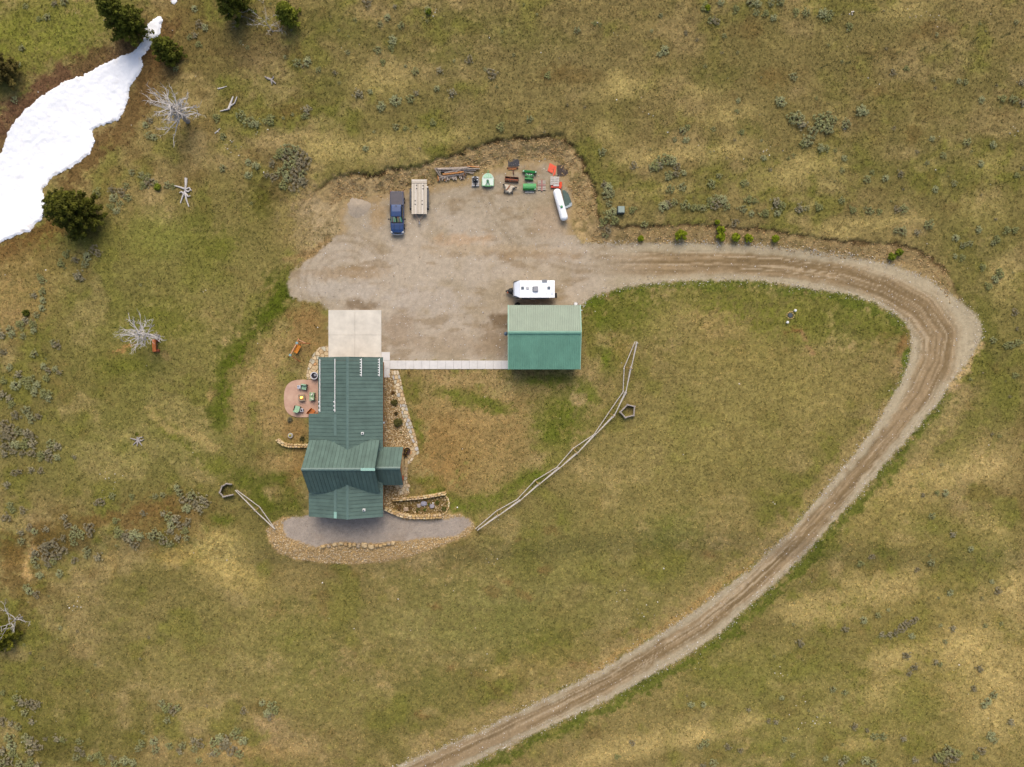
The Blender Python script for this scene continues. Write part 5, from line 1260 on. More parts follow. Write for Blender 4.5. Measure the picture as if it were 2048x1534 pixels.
# ------------------------------------------------------------------ stones
rs_ = np.random.RandomState(11)
def ico():
    t = (1 + 5 ** .5) / 2
    v = np.array([(-1, t, 0), (1, t, 0), (-1, -t, 0), (1, -t, 0), (0, -1, t), (0, 1, t), (0, -1, -t), (0, 1, -t), (t, 0, -1), (t, 0, 1), (-t, 0, -1), (-t, 0, 1)], float)
    v /= np.linalg.norm(v[0])
    f = np.array([(0, 11, 5), (0, 5, 1), (0, 1, 7), (0, 7, 10), (0, 10, 11), (1, 5, 9), (5, 11, 4), (11, 10, 2), (10, 7, 6), (7, 1, 8), (3, 9, 4), (3, 4, 2), (3, 2, 6), (3, 6, 8), (3, 8, 9), (4, 9, 5), (2, 4, 11), (6, 2, 10), (8, 6, 7), (9, 8, 1)])
    return v, f
IV, IF = ico()
def stone_mesh(name, pos, size, cols, m, flatz=.65):
    n = len(pos); k = len(IV)
    V = IV[None] * (1 + rs_.uniform(-.28, .28, (n, k, 1)))
    V = V * np.stack([size * rs_.uniform(.75, 1.25, n), size * rs_.uniform(.7, 1.1, n), size * flatz * rs_.uniform(.7, 1.2, n)], -1)[:, None]
    a = rs_.uniform(0, 6.28, n); ca, sa = np.cos(a)[:, None], np.sin(a)[:, None]
    x = V[..., 0] * ca - V[..., 1] * sa; y = V[..., 0] * sa + V[..., 1] * ca
    V = np.stack([x, y, V[..., 2]], -1) + pos[:, None]
    F = IF[None] + (np.arange(n) * k)[:, None, None]
    C_ = np.repeat(cols, k, 0)
    return npmesh(name, V.reshape(-1, 3), F.reshape(-1, 3), C_, False, m)
M_vstone = vmat("stones", .9, ((6.0, .12), (22.0, .15)), bump=.3, bscale=20)
def scatter_poly(poly, n, seed, warp=0):
    r = np.random.RandomState(seed); p = np.array(poly); lo = p.min(0); hi = p.max(0); out = np.zeros((0, 2))
    while len(out) < n:
        q = lo + r.rand(n * 2, 2) * (hi - lo); q = q[inside(poly, q[:, 0], q[:, 1])]; out = np.vstack([out, q])
    return out[:n]
def pal(cs, n, r, j=.18):
    c = np.array([S(*x) for x in cs])[r.randint(0, len(cs), n)]
    return c * (1 + r.uniform(-j, j, (n, 1)))
def stones(name, q, smin, smax, cs, seed, sink=.3, flatz=.65):
    r = np.random.RandomState(seed); X, Y, Z, _, _ = Garr(q[:, 0], q[:, 1]); n = len(q)
    s = smin + (smax - smin) * r.rand(n) ** 2.2
    o = link(name, stone_mesh(name, np.stack([X, Y, Z + s * flatz * (1 - sink) * .5], -1), s, pal(cs, n, r), M_vstone, flatz))
    return tag(o, kind="stuff")
TAN = [(196, 168, 124), (182, 154, 110), (208, 184, 144), (160, 134, 94), (186, 158, 114), (198, 178, 146)]
q = scatter_poly(RIPRAP, 13000, 1); q = q[~inside(GBED, q[:, 0], q[:, 1])]
stones("riprap_stones", q, .035, .115, TAN, 2)
q = np.vstack([scatter_poly(ROCKBED, 4200, 3), scatter_poly(ROCKBED2, 1100, 4), scatter_poly(GARDEN, 500, 40)])
stones("rock_mulch", q, .035, .11, TAN + [(150, 120, 76), (228, 206, 166)], 5)
# rubble on the cut banks and yard margin
def along_bank(n, seed, lo, hi, u0, u1):
    r = np.random.RandomState(seed); L = np.array(BANK1); seg = np.linalg.norm(np.diff(L, axis=0), axis=1); cs = np.r_[0, np.cumsum(seg)]
    out = []
    while len(out) < n:
        s = r.rand() * cs[-1]; i = min(np.searchsorted(cs, s) - 1, len(seg) - 1); i = max(i, 0); t = (s - cs[i]) / seg[i]; p = L[i] * (1 - t) + L[i + 1] * t
        d = (L[i + 1] - L[i]) / seg[i]; nrm = np.array([-d[1], d[0]]); w = lo + (hi - lo) * r.rand()
        c = p + nrm * w
        if u0 < c[0] < u1: out.append(c)
    return np.array(out)
q = np.vstack([along_bank(4600, 6, 3, 50, 660, 1215), along_bank(2200, 7, 4, 40, 1230, 1900)])
dsd = sd_poly(DRIVE, q[:, 0], q[:, 1]); q = q[(dsd < 16)]
stones("bank_rubble", q, .03, .12, [(186, 154, 104), (172, 140, 92), (160, 130, 84), (198, 168, 120), (150, 122, 78)], 8)
# loose gravel: bright chips along lane shoulders and over the yard
r = np.random.RandomState(9)
L = [np.array(ROAD_OUT), np.array(ROAD_IN)]
qq = []
for P_ in L:
    seg = np.linalg.norm(np.diff(P_, axis=0), axis=1); cs = np.r_[0, np.cumsum(seg)]
    s = r.rand(3200) * cs[-1]; i = np.clip(np.searchsorted(cs, s) - 1, 0, len(seg) - 1); t = ((s - cs[i]) / seg[i])[:, None]
    p = P_[i] * (1 - t) + P_[i + 1] * t; qq.append(p + r.normal(0, 5, p.shape))
q = np.vstack(qq + [scatter_poly(DRIVE, 4200, 10)]); q = q[(q[:, 0] > -20) & (q[:, 0] < 2070) & (q[:, 1] < 1560)]
stones("gravel_chips", q, .025, .085, [(196, 182, 166), (214, 204, 192), (176, 156, 132), (160, 140, 118), (226, 220, 212), (186, 166, 140)], 12)
q = scatter_poly(GBED, 3000, 13); stones("bed_gravel", q, .025, .05, [(172, 160, 154), (156, 142, 134), (186, 174, 164), (150, 128, 106)], 14)
# stray pale stones on the hillsides
cl = [(1860, 30), (1830, 32), (1700, 30), (2035, 260), (1690, 262), (1530, 298), (1290, 220), (210, 950), (225, 975), (215, 968), (1545, 1335), (1560, 1340), (1610, 1445), (1640, 1442), (1630, 1448), (1600, 1395), (1280, 1220), (1310, 1215), (1240, 1190), (978, 1120), (900, 1170), (1400, 1330), (1590, 1318), (460, 290), (520, 250), (615, 130), (470, 300), (60, 1200), (150, 1210), (870, 25), (1230, 75)]
r = np.random.RandomState(15)
q = np.vstack([np.array(cl)[r.randint(0, len(cl), 150)] + r.normal(0, 9, (150, 2)), np.array([[r.uniform(0, 2048), r.uniform(0, 1534)] for _ in range(200)])])
dsd = sd_poly(DRIVE, q[:, 0], q[:, 1]); q = q[(dsd < -6) & ~((q[:, 0] > 560) & (q[:, 0] < 900) & (q[:, 1] > 690) & (q[:, 1] < 1100))]
stones("scattered_stones", q, .04, .12, [(224, 216, 200), (206, 196, 180), (236, 232, 224), (190, 170, 140)], 16)

# boulders along the gravel bed's lower edge
BM = [mat("golden boulder %d" % i, C(*c), .9, 0, .18, 2.2, bump=.6, bscale=5) for i, c in enumerate([(200, 168, 116), (188, 154, 104), (208, 180, 134), (180, 158, 128)])]
def boulder_mesh(sx, sy, sz, seed):
    rr = random.Random(seed); bm = bmesh.new(); bmesh.ops.create_icosphere(bm, subdivisions=2, radius=1)
    for v in bm.verts:
        f = 1 + rr.uniform(-.13, .13); v.co = Vector((max(-.8, min(.8, v.co.x)) * sx * f * 1.15, max(-.8, min(.8, v.co.y)) * sy * f * 1.15, max(-.7, min(.7, v.co.z)) * sz * f))
    me = bpy.data.meshes.new("boulder"); bm.to_mesh(me); bm.free(); return me
for i, (px, py, w, h) in enumerate([(647, 1092.5, 10, 6), (658, 1091.5, 9, 6), (670, 1088.5, 10, 7), (682.5, 1086.5, 10, 6), (692, 1088, 8, 6), (701, 1090, 7, 9), (709, 1089, 8, 7), (717, 1091, 8, 10), (729, 1089.5, 13, 10), (743, 1093, 13, 9), (754, 1090.5, 9, 7), (762, 1091, 8, 5), (770, 1088.5, 9, 5), (778, 1087.5, 8, 6), (786.5, 1085.5, 8, 7)]):
    g = G(px, py); me = boulder_mesh(w / 30, h / 30, .34, i); me.materials.append(BM[(i * 7 + i // 3) % 4])
    o = link("boulder", me, None, g + Vector((0, 0, .1)), random.Random(i).uniform(-.3, .3))
    tag(o, "golden boulder in the row edging the gravel bed above the riprap", "boulder", "boulders edging the gravel bed")
# slate-blue and white garden rocks
for i, (px, py, s_, c_, l) in enumerate([(848, 1007, .42, (150, 146, 156), "grey slate boulder in the walled garden, largest one"), (864, 1012, .34, (160, 152, 156), "paler grey rock by green tufts in the walled garden"), (838, 1011, .3, (164, 150, 140), "brownish grey rock in the walled garden"), (812, 1018, .36, (176, 152, 124), "tan brown boulder at garden's dry end"), (866, 1006, .12, (232, 226, 216), "small white stone in the walled garden"), (817, 972, .25, (214, 186, 146), "buff stone at the flagstones behind the porch")]):
    me = boulder_mesh(s_, s_ * .8, s_ * .6, 40 + i); me.materials.append(mat("rock %d %d %d" % c_, C(*c_), .9, 0, .12, 3, bump=.4, bscale=6)); tag(link("boulder", me, None, G(px, py) + Vector((0, 0, s_ * .2))), l, "rock")

# dry-stone garden walls, stone by stone
def stone_wall(label, pts, wid, hgt_, seed, per=.42, rows=2, name="stone_wall", cols_=None):
    rr = random.Random(seed); wp = [G(*p) for p in pts]; c = sum((Vector(p) for p in wp), Vector()) / len(wp); c.z = min(p.z for p in wp)
    o = thing(name, label, "wall", c)
    mats = [mat("wall stone %d" % i, C(*cc), .9, 0, .14, 3, bump=.5, bscale=8) for i, cc in enumerate([(214, 184, 130), (198, 164, 108), (222, 198, 152), (184, 150, 100), (206, 176, 136)])]
    seg = [(wp[i + 1] - wp[i]).length for i in range(len(wp) - 1)]; tot = sum(seg)
    def pos(s):
        for i, l in enumerate(seg):
            if s <= l or i == len(seg) - 1: t = min(s / l, 1); d = (wp[i + 1] - wp[i]).normalized(); return wp[i].lerp(wp[i + 1], t), d
            s -= l
    ncourse = max(1, round(hgt_ / .22))
    for k in range(ncourse):
        for row in range(rows):
            s = rr.uniform(0, .2)
            while s < tot:
                L = per * rr.uniform(.7, 1.35); p, d = pos(min(s + L / 2, tot)); n = Vector((-d.y, d.x, 0))
                w = wid / rows; off = (row - (rows - 1) / 2) * w
                hh = hgt_ / ncourse
                q = p + n * (off + rr.uniform(-.03, .03)) - c; q.z = (k + .5) * hh + (p.z - c.z) + rr.uniform(-.02, .03) - (.05 if k == 0 else 0)
                if k == ncourse - 1 or row == 0 or row == rows - 1:
                    MB().box(q, (L * .95, w * rr.uniform(.88, 1.0), hh * 1.02 + .05), rz=math.atan2(d.y, d.x) + rr.uniform(-.1, .1), taper=rr.uniform(.82, .95)).build("stone", rr.choice(mats), o, bevel=.03)
                s += L
    return o
stone_wall("upper dry-stone wall of pale blocks bordering the walled garden", [(785, 998), (803, 997.5), (820, 996), (837, 995), (854, 992.5), (872, 989.5), (889.5, 986)], .42, .6, 1)
stone_wall("lower dry-stone retaining wall beside grey gravel bed", [(769, 1015), (785, 1022), (804, 1029), (820, 1032), (842, 1033), (862, 1032.5), (881, 1031)], .55, .7, 2)
stone_wall("curved stone wall running out from the house's log side", [(555.5, 877), (560, 882), (567, 886.5), (576, 890), (586, 891.5), (600, 891), (616, 891)], .5, .6, 3)
stone_wall("single row of edging stones curving round the garden's end", [(891, 991), (896, 998), (898, 1006), (897, 1015), (893, 1023), (887, 1028)], .22, .2, 4, .26, 1, "stone_edging")

# low heap of spare gravel west of the pickup
g = G(716, 414); n_ = 22; mv = []; mf = []; mc = []
for i in range(9):
    rr_ = i / 8 * 1.35
    for k in range(n_):
        t = 2 * math.pi * k / n_; q = rr_ * (1 + .12 * math.sin(3 * t + 1) + .06 * math.sin(7 * t))
        mv.append((q * math.cos(t) * 1.15, q * math.sin(t), .36 * (1 - (i / 8) ** 1.2) - .03 + random.Random(i * 50 + k).uniform(-.02, .03))); mc.append(S(170, 155, 134))
for i in range(8):
    for k in range(n_): mf.append((i * n_ + k, (i + 1) * n_ + k, (i + 1) * n_ + (k + 1) % n_, i * n_ + (k + 1) % n_))
tag(link("gravel_heap", npmesh("gravel_heap", mv, mf, np.array(mc), True, gravel_mat), None, g), "low rounded heap of grey gravel left of the blue pickup", "gravel heap")

# ------------------------------------------------------------------ plants
M_leaf = vmat("foliage", .85, ((3.0, .12),), spec=.15)
M_twig = mat("grey twigs", C(120, 104, 88), .9, 0, .2, 6); M_bark = mat("brown bark", C(96, 76, 58), .95, 0, .25, 6, bump=.5, bscale=14); M_dead = mat("bleached dead wood", C(204, 196, 188), .85, 0, .14, 5); M_dead2 = mat("grey dead wood", C(168, 158, 150), .9, 0, .16, 5)
def leaf_cloud(centers, rad, per, size, cols, r, squash=.8, up=.35, shell=.55):
    """leaf-sized triangles gathered round many clump centres; returns arrays"""
    n = len(centers); N = n * per
    d = r.normal(size=(N, 3)); d /= np.linalg.norm(d, axis=1)[:, None] + 1e-9; d[:, 2] = d[:, 2] * .9 + up * .3
    rr = (shell + (1 - shell) * r.rand(N)) * np.repeat(rad, per)
    p = np.repeat(centers, per, 0) + d * rr[:, None] * np.array([1, 1, squash])
    nor = d + r.normal(size=(N, 3)) * .45 + np.array([0, 0, up]); nor /= np.linalg.norm(nor, axis=1)[:, None]
    t = np.cross(nor, r.normal(size=(N, 3))); t /= np.linalg.norm(t, axis=1)[:, None] + 1e-9; b = np.cross(nor, t)
    s = size * r.uniform(.6, 1.35, N)[:, None]
    V = np.stack([p - t * s * .5 - b * s * .35, p + t * s * .5 - b * s * .35, p + b * s * .75], 1)
    F = np.arange(N * 3).reshape(-1, 3)
    return V.reshape(-1, 3), F, np.repeat(cols, per * 3, 0) * (1 + np.repeat(r.uniform(-.16, .16, N), 3))[:, None]
def sage_mesh(seed, basec, nclump, r0=1.0):
    """unit bush (radius 1): many rounded leaf clumps over a low dome, gaps between"""
    r = np.random.RandomState(seed); c = []
    for _ in range(nclump):
        a = r.rand() * 6.283; q = r.rand() ** .55 * .86 * (1 + .18 * math.sin(3 * a + seed)); c.append((q * math.cos(a), q * math.sin(a), (.62 - .36 * q * q) * r.uniform(.6, 1.1)))
    c = np.array(c); rad = r.uniform(.13, .3, nclump)
    cols = np.array([S(*basec)] * nclump) * r.uniform(.75, 1.22, (nclump, 1))
    V, F, C_ = leaf_cloud(c, rad, 36, .10, cols, r, .9, .5, .15)
    # twig skirt
    m = 50; a = r.rand(m) * 6.283; q = r.rand(m) * .9; p0 = np.stack([np.cos(a) * .1, np.sin(a) * .1, np.full(m, .02)], -1); p1 = np.stack([np.cos(a) * q, np.sin(a) * q, .1 + .35 * r.rand(m)], -1)
    sd_ = np.stack([-np.sin(a), np.cos(a), np.zeros(m)], -1) * .025
    V2 = np.stack([p0 - sd_, p0 + sd_, p1], 1).reshape(-1, 3); F2 = np.arange(m * 3).reshape(-1, 3) + len(V)
    return np.vstack([V, V2]), np.vstack([F, F2]), np.vstack([C_, np.tile(S(92, 76, 60), (m * 3, 1))])
SAGE_G = [(156, 156, 104), (146, 146, 92), (166, 166, 118), (152, 150, 104)]
SAGE_P = [(158, 146, 114), (148, 138, 106), (166, 156, 122)]
sage_raw = [sage_mesh(60 + i, c, 26 + 3 * (i % 3)) for i, c in enumerate(SAGE_G)] + [sage_mesh(80 + i, c, 26) for i, c in enumerate(SAGE_P)]
sage_me = [npmesh("sagebrush", V, F, c, False, M_leaf) for V, F, c in sage_raw]
SG = {}
SG["upper"] = [(735, 6, 10), (791, 14, 6), (855, 22, 9), (775, 36, 8), (802, 53, 8), (760, 50, 7), (785, 82, 11), (783, 97, 8), (757, 101, 9), (695, 105, 6), (766, 125, 7), (571, 115, 5), (595, 127, 11), (615, 125, 10), (637, 141, 7), (670, 147, 6), (831, 143, 9), (880, 143, 9), (873, 178, 7), (715, 190, 12), (740, 183, 6), (763, 214, 11), (793, 202, 13), (822, 198, 10), (831, 185, 7), (903, 188, 10), (614, 222, 12), (612, 233, 9), (793, 255, 8), (811, 257, 6), (867, 245, 8), (733, 297, 7), (985, 148, 11), (1155, 62, 8), (1188, 48, 6), (1095, 152, 8), (1060, 238, 9), (1002, 255, 10), (938, 120, 9)]
SG["thicket"] = [(560, 310, 12), (575, 300, 13), (590, 302, 14), (605, 312, 14), (612, 325, 13), (600, 335, 14), (580, 330, 15), (565, 345, 12), (590, 350, 13), (605, 350, 11), (545, 328, 10), (572, 315, 12), (610, 365, 10), (590, 374, 12), (568, 370, 11), (592, 318, 12), (600, 360, 11), (578, 358, 11)]
SG["snowside"] = [(482, 230, 12), (497, 246, 13), (512, 250, 11), (540, 242, 13), (447, 274, 8), (433, 236, 9), (548, 355, 9), (535, 350, 8), (512, 333, 10), (497, 325, 8), (499, 350, 9), (446, 338, 9), (52, 12, 7), (95, 35, 9), (80, 38, 7), (130, 5, 10), (110, 8, 8), (45, 98, 8), (38, 130, 7), (30, 200, 9), (400, 50, 10), (410, 57, 9), (390, 70, 8), (380, 75, 7), (398, 90, 8), (352, 140, 7), (390, 18, 8), (300, 240, 9), (293, 250, 8), (300, 272, 10), (310, 276, 8), (225, 380, 10), (245, 385, 10), (257, 395, 9), (230, 396, 10), (240, 408, 9), (265, 345, 8), (295, 355, 10), (285, 350, 9), (300, 366, 11), (288, 372, 9), (312, 368, 8), (335, 370, 9), (347, 373, 7), (235, 422, 9), (195, 385, 11), (222, 412, 9), (252, 372, 8)]
SG["ridge"] = [(1411, 16, 11), (1431, 44, 11), (1422, 40, 8), (1470, 20, 9), (1442, 5, 8), (1500, 5, 11), (1515, 9, 9), (1560, 3, 10), (1540, 8, 9), (1512, 27, 8), (1530, 29, 8), (1546, 36, 8), (1591, 26, 9), (1611, 27, 9), (1645, 28, 11), (1654, 37, 9), (1661, 27, 8), (1698, 55, 9), (1322, 31, 6), (1372, 67, 6), (1448, 72, 6), (1330, 102, 11), (1319, 109, 7), (1393, 80, 5), (1586, 155, 10), (1786, 146, 7), (1813, 138, 7), (1873, 70, 5), (2031, 44, 6), (1917, 163, 6), (1931, 164, 7), (1962, 200, 8), (2003, 197, 9), (2025, 200, 10), (2042, 205, 10), (2040, 166, 9)]
SG["clump"] = [(1560, 204, 12), (1595, 238, 16), (1582, 235, 12), (1605, 252, 12), (1637, 240, 14), (1645, 252, 16), (1625, 262, 13), (1655, 258, 13), (1655, 232, 11), (1665, 240, 10), (1615, 282, 14), (1606, 286, 10), (1640, 295, 9), (1651, 297, 8), (1690, 250, 12), (1720, 222, 12), (1729, 225, 9)]
SG["slope"] = [(1476, 201, 6), (1474, 224, 6), (1483, 264, 7), (1427, 259, 6), (1365, 262, 9), (1375, 255, 7), (1372, 280, 8), (1350, 279, 6), (1330, 320, 14), (1343, 322, 12), (1310, 330, 12), (1320, 328, 11), (1305, 335, 9), (1355, 335, 8), (1340, 350, 10), (1352, 348, 9), (1336, 356, 8), (1366, 345, 7), (1267, 332, 9), (1422, 367, 10), (1437, 352, 7), (1526, 316, 7), (1340, 378, 10), (1365, 375, 10), (1487, 365, 8), (1539, 340, 5), (1205, 305, 10), (1863, 278, 7), (1933, 286, 9), (1984, 290, 9), (1884, 312, 8), (1960, 327, 8), (1687, 318, 7), (1683, 342, 6), (1732, 358, 10), (1800, 349, 9), (1770, 358, 8), (1743, 345, 6), (1907, 368, 8), (1870, 380, 8), (2033, 350, 7), (1853, 327, 6)]
SG["lane"] = [(1265, 420, 9), (1325, 414, 12), (1336, 409, 10), (1348, 405, 8), (1370, 412, 12), (1385, 416, 9), (1396, 415, 8), (1406, 416, 8), (1420, 405, 11), (1431, 409, 12), (1445, 400, 11), (1453, 412, 9), (1430, 395, 8), (1485, 418, 9), (1495, 400, 9), (1510, 402, 7), (1502, 428, 7), (1528, 428, 11), (1550, 408, 13), (1561, 413, 11), (1553, 428, 8), (1598, 415, 11), (1613, 416, 7), (1635, 415, 10), (1682, 402, 8), (1705, 420, 9), (1740, 422, 9), (1757, 423, 7), (1805, 418, 11), (1794, 420, 8), (1857, 450, 11), (1805, 462, 11), (1791, 462, 8), (1834, 466, 8), (1290, 448, 8), (1468, 446, 9)]
SG["boxside"] = [(1216, 377, 11), (1208, 370, 8), (1212, 390, 12), (1224, 388, 9), (1230, 441, 10), (1215, 430, 12), (1206, 445, 10), (1226, 424, 10), (1216, 459, 9), (1210, 469, 9), (1218, 408, 8)]
SG["bend"] = [(1910, 477, 9), (1925, 490, 9), (1938, 487, 8), (1923, 515, 8), (1910, 513, 6), (1965, 535, 8), (1995, 548, 12), (1989, 558, 9), (1975, 572, 9), (1957, 460, 8), (2012, 462, 9), (1991, 480, 9), (1984, 487, 7), (2030, 460, 8), (2029, 625, 8), (2022, 690, 9), (2036, 685, 10), (2011, 690, 8), (1985, 680, 8), (2030, 750, 8)]
SG["southeast"] = [(1845, 990, 6), (1873, 985, 6), (1890, 985, 8), (1862, 1031, 8), (1903, 1066, 8), (1941, 1097, 7), (1861, 1124, 9), (1833, 1139, 6), (1899, 1184, 8), (1984, 1162, 6), (1995, 1180, 8), (1721, 1126, 8), (1742, 1112, 7), (1725, 1240, 9), (1755, 1230, 7), (1690, 1257, 9), (1600, 1284, 10), (1765, 1270, 8), (1778, 1270, 8), (1791, 1265, 9), (1800, 1258, 9), (1808, 1250, 9), (1818, 1244, 9), (1829, 1240, 8), (1822, 1270, 8), (1905, 1258, 8), (1970, 1250, 6), (1891, 1283, 6), (1812, 1310, 10), (1827, 1334, 9), (1818, 1346, 8), (1870, 1324, 7), (1880, 1328, 6), (1958, 1336, 9), (1945, 1376, 8), (1985, 1389, 10), (1975, 1400, 9), (1966, 1408, 8), (1980, 1470, 12), (1986, 1478, 9), (2020, 1444, 9), (1805, 1475, 8), (1765, 1470, 10), (1747, 1472, 9), (1707, 1452, 9), (1733, 1460, 6), (1665, 1378, 8), (1690, 1383, 7), (1880, 1510, 14), (1895, 1499, 13), (1905, 1512, 13), (1890, 1521, 11), (1913, 1504, 11), (1870, 1516, 9), (1962, 1500, 9), (1950, 1511, 8), (1745, 1525, 12), (1730, 1520, 10), (1690, 1515, 9), (1684, 1525, 9), (1650, 1515, 7), (1830, 1520, 8), (1585, 1510, 7), (1382, 1408, 8), (1407, 1407, 7), (1410, 1485, 10), (1399, 1491, 8), (1455, 1492, 9), (1265, 1485, 7), (1235, 1512, 7), (1425, 1525, 10), (1405, 1530, 8), (1480, 1500, 6), (1563, 1394, 6), (1495, 1418, 6), (1535, 1440, 7), (1550, 1442, 7), (1568, 1477, 7)]
SG["westedge"] = [(133, 507, 9), (124, 527, 9), (190, 500, 11), (198, 506, 8), (176, 514, 11), (172, 528, 9), (152, 520, 9), (160, 550, 12), (165, 558, 8), (85, 562, 9), (79, 554, 7), (87, 585, 9), (68, 590, 8), (87, 601, 8), (86, 617, 8), (75, 630, 8), (50, 640, 10), (42, 651, 11), (66, 648, 10), (69, 662, 8), (22, 658, 10), (26, 668, 9), (5, 668, 11), (48, 671, 8), (115, 690, 10), (107, 684, 7), (70, 707, 10), (8, 705, 9), (90, 732, 8), (97, 741, 8), (111, 737, 7), (95, 754, 9), (119, 746, 7), (40, 750, 11), (35, 771, 12), (49, 763, 10), (65, 759, 9), (59, 772, 10), (76, 771, 10), (70, 786, 9), (92, 787, 12), (98, 796, 9), (8, 790, 10), (22, 797, 9), (25, 809, 9), (20, 735, 8), (8, 760, 8), (55, 819, 11), (60, 830, 9), (33, 830, 12), (64, 840, 10), (79, 831, 9)]
SG["mauve"] = [(10, 850, 12), (22, 857, 11), (10, 871, 13), (26, 873, 12), (40, 862, 11), (55, 868, 12), (66, 872, 11), (15, 890, 12), (32, 888, 12), (50, 888, 12), (66, 890, 12), (10, 904, 10), (28, 903, 10), (46, 905, 9), (65, 905, 9), (105, 885, 11), (113, 894, 11), (95, 904, 10), (85, 911, 11), (101, 916, 9), (116, 914, 8), (149, 912, 6), (62, 940, 8), (40, 942, 8), (28, 946, 7), (83, 942, 7), (15, 972, 9)]
SG["creek"] = [(22, 1010, 9), (26, 1019, 8), (47, 1019, 8), (14, 1034, 10), (130, 1037, 9), (136, 1049, 8), (60, 1055, 8), (70, 1061, 8), (92, 1058, 8), (150, 1058, 10), (148, 1069, 9), (163, 1068, 10), (179, 1054, 11), (181, 1064, 10), (148, 1083, 9), (128, 1075, 8), (42, 1064, 8), (45, 1081, 9), (100, 1089, 13), (112, 1084, 11), (89, 1096, 12), (126, 1100, 12), (114, 1110, 12), (96, 1115, 11), (110, 1121, 10), (70, 1105, 11), (70, 1119, 10), (76, 1131, 8), (98, 1129, 9), (176, 1100, 10), (175, 1111, 8), (198, 1112, 11), (150, 1120, 8), (120, 1145, 9), (80, 1150, 9), (60, 1180, 10), (54, 1174, 8), (75, 1188, 8), (225, 992, 8), (205, 1002, 9), (194, 1006, 7), (265, 993, 7), (312, 992, 7), (327, 990, 7), (287, 1027, 8), (232, 1040, 8)]
SG["crib"] = [(355, 975, 8), (361, 985, 9), (372, 1000, 12), (385, 990, 12), (392, 1006, 12), (405, 995, 12), (413, 1006, 10), (375, 1016, 11), (401, 1020, 10), (330, 1025, 8), (340, 1035, 12), (353, 1041, 12), (344, 1051, 11), (362, 1051, 9), (376, 1044, 10), (340, 1062, 10), (371, 1061, 9), (310, 1064, 10), (321, 1071, 10), (304, 1072, 11), (330, 1081, 10), (342, 1086, 9), (358, 1075, 9), (375, 1076, 8), (239, 1064, 12), (251, 1071, 11), (270, 1068, 12), (260, 1081, 11), (282, 1074, 10), (270, 1090, 10)]
SG["southwest"] = [(45, 1400, 12), (60, 1403, 11), (69, 1409, 10), (34, 1395, 9), (79, 1407, 8), (50, 1425, 9), (65, 1440, 9), (25, 1445, 8), (39, 1452, 9), (5, 1385, 7), (5, 1440, 9), (20, 1475, 13), (26, 1490, 12), (9, 1500, 12), (29, 1505, 11), (54, 1475, 12), (66, 1484, 13), (76, 1491, 12), (60, 1500, 11), (20, 1521, 12), (5, 1525, 12), (41, 1525, 11), (61, 1525, 11), (77, 1530, 10), (115, 1475, 9), (126, 1479, 7), (92, 1478, 6), (160, 1482, 8), (157, 1496, 9), (166, 1505, 8), (183, 1515, 9), (154, 1513, 9), (199, 1509, 10), (206, 1521, 9), (230, 1525, 10), (250, 1519, 11), (224, 1514, 8), (266, 1523, 9), (325, 1405, 10), (335, 1415, 12), (347, 1418, 11), (357, 1414, 9), (335, 1440, 9), (287, 1463, 6), (285, 1485, 9), (277, 1496, 8), (310, 1480, 10), (313, 1498, 10), (340, 1490, 9), (365, 1489, 9), (362, 1501, 8), (386, 1480, 9), (400, 1485, 10), (390, 1496, 9), (430, 1480, 12), (441, 1474, 11), (455, 1476, 12), (470, 1469, 12), (486, 1480, 11), (450, 1490, 12), (465, 1500, 12), (481, 1505, 11), (435, 1501, 10), (424, 1506, 9), (476, 1458, 9), (400, 1520, 8), (545, 1409, 11), (551, 1419, 10), (535, 1425, 10), (525, 1405, 8), (488, 1420, 8), (540, 1433, 8)]
LBL = {"upper": "grey-green sagebrush on the dry hillside above the parked vehicles", "thicket": "dark sagebrush packed into the round thicket west of the turf edge", "snowside": "grey sagebrush between the snow patch and bleached logs", "ridge": "small sagebrush high on the open ridge far above the lane", "clump": "large pale sagebrush in the big open clump on the slope", "slope": "sagebrush scattered on the grassy slope above the lane", "lane": "sagebrush in the strip just above the lane's cut bank", "boxside": "sagebrush growing beside the green utility box", "bend": "sagebrush on the rough ground outside the lane's bend", "southeast": "grey sagebrush in the straw-coloured meadow below the lane", "westedge": "sagebrush along the meadow margin near the bleached tree and log bench", "mauve": "mauve-grey sagebrush in the dense stand edging the western meadow", "creek": "sagebrush on brown ground near the bare branching snag", "crib": "sagebrush in the stand beside the six-sided log crib", "southwest": "sagebrush in the rough meadow corner below the house"}
MAUVE = {"mauve": .75, "crib": .45, "creek": .5, "southwest": .5, "westedge": .45, "thicket": .55, "southeast": .5}
allsage = [(k, *t) for k, v in SG.items() for t in v]
allsage.sort(key=lambda t: -t[3])
rs2 = random.Random(21)
small = []
for i, (k, px, py, rad) in enumerate(allsage):
    px += rs2.uniform(-1, 1); py += rs2.uniform(-1, 1)
    g = G(px, py); pm = MAUVE.get(k, .18)
    vi = rs2.choice([4, 5, 6]) if rs2.random() < pm else rs2.choice([0, 1, 2, 3])
    s_ = rad / PPM * 1.02; rz = rs2.uniform(0, 6.28)
    if i < 292:
        o = link("sagebrush", sage_me[vi], None, g, rz); o.scale = (s_, s_ * rs2.uniform(.85, 1.1), s_ * rs2.uniform(.75, 1.0)); tag(o, LBL[k], "sagebrush", "sagebrush: " + LBL[k].split(" ", 1)[1])
    else: small.append((g, s_, rz, vi))
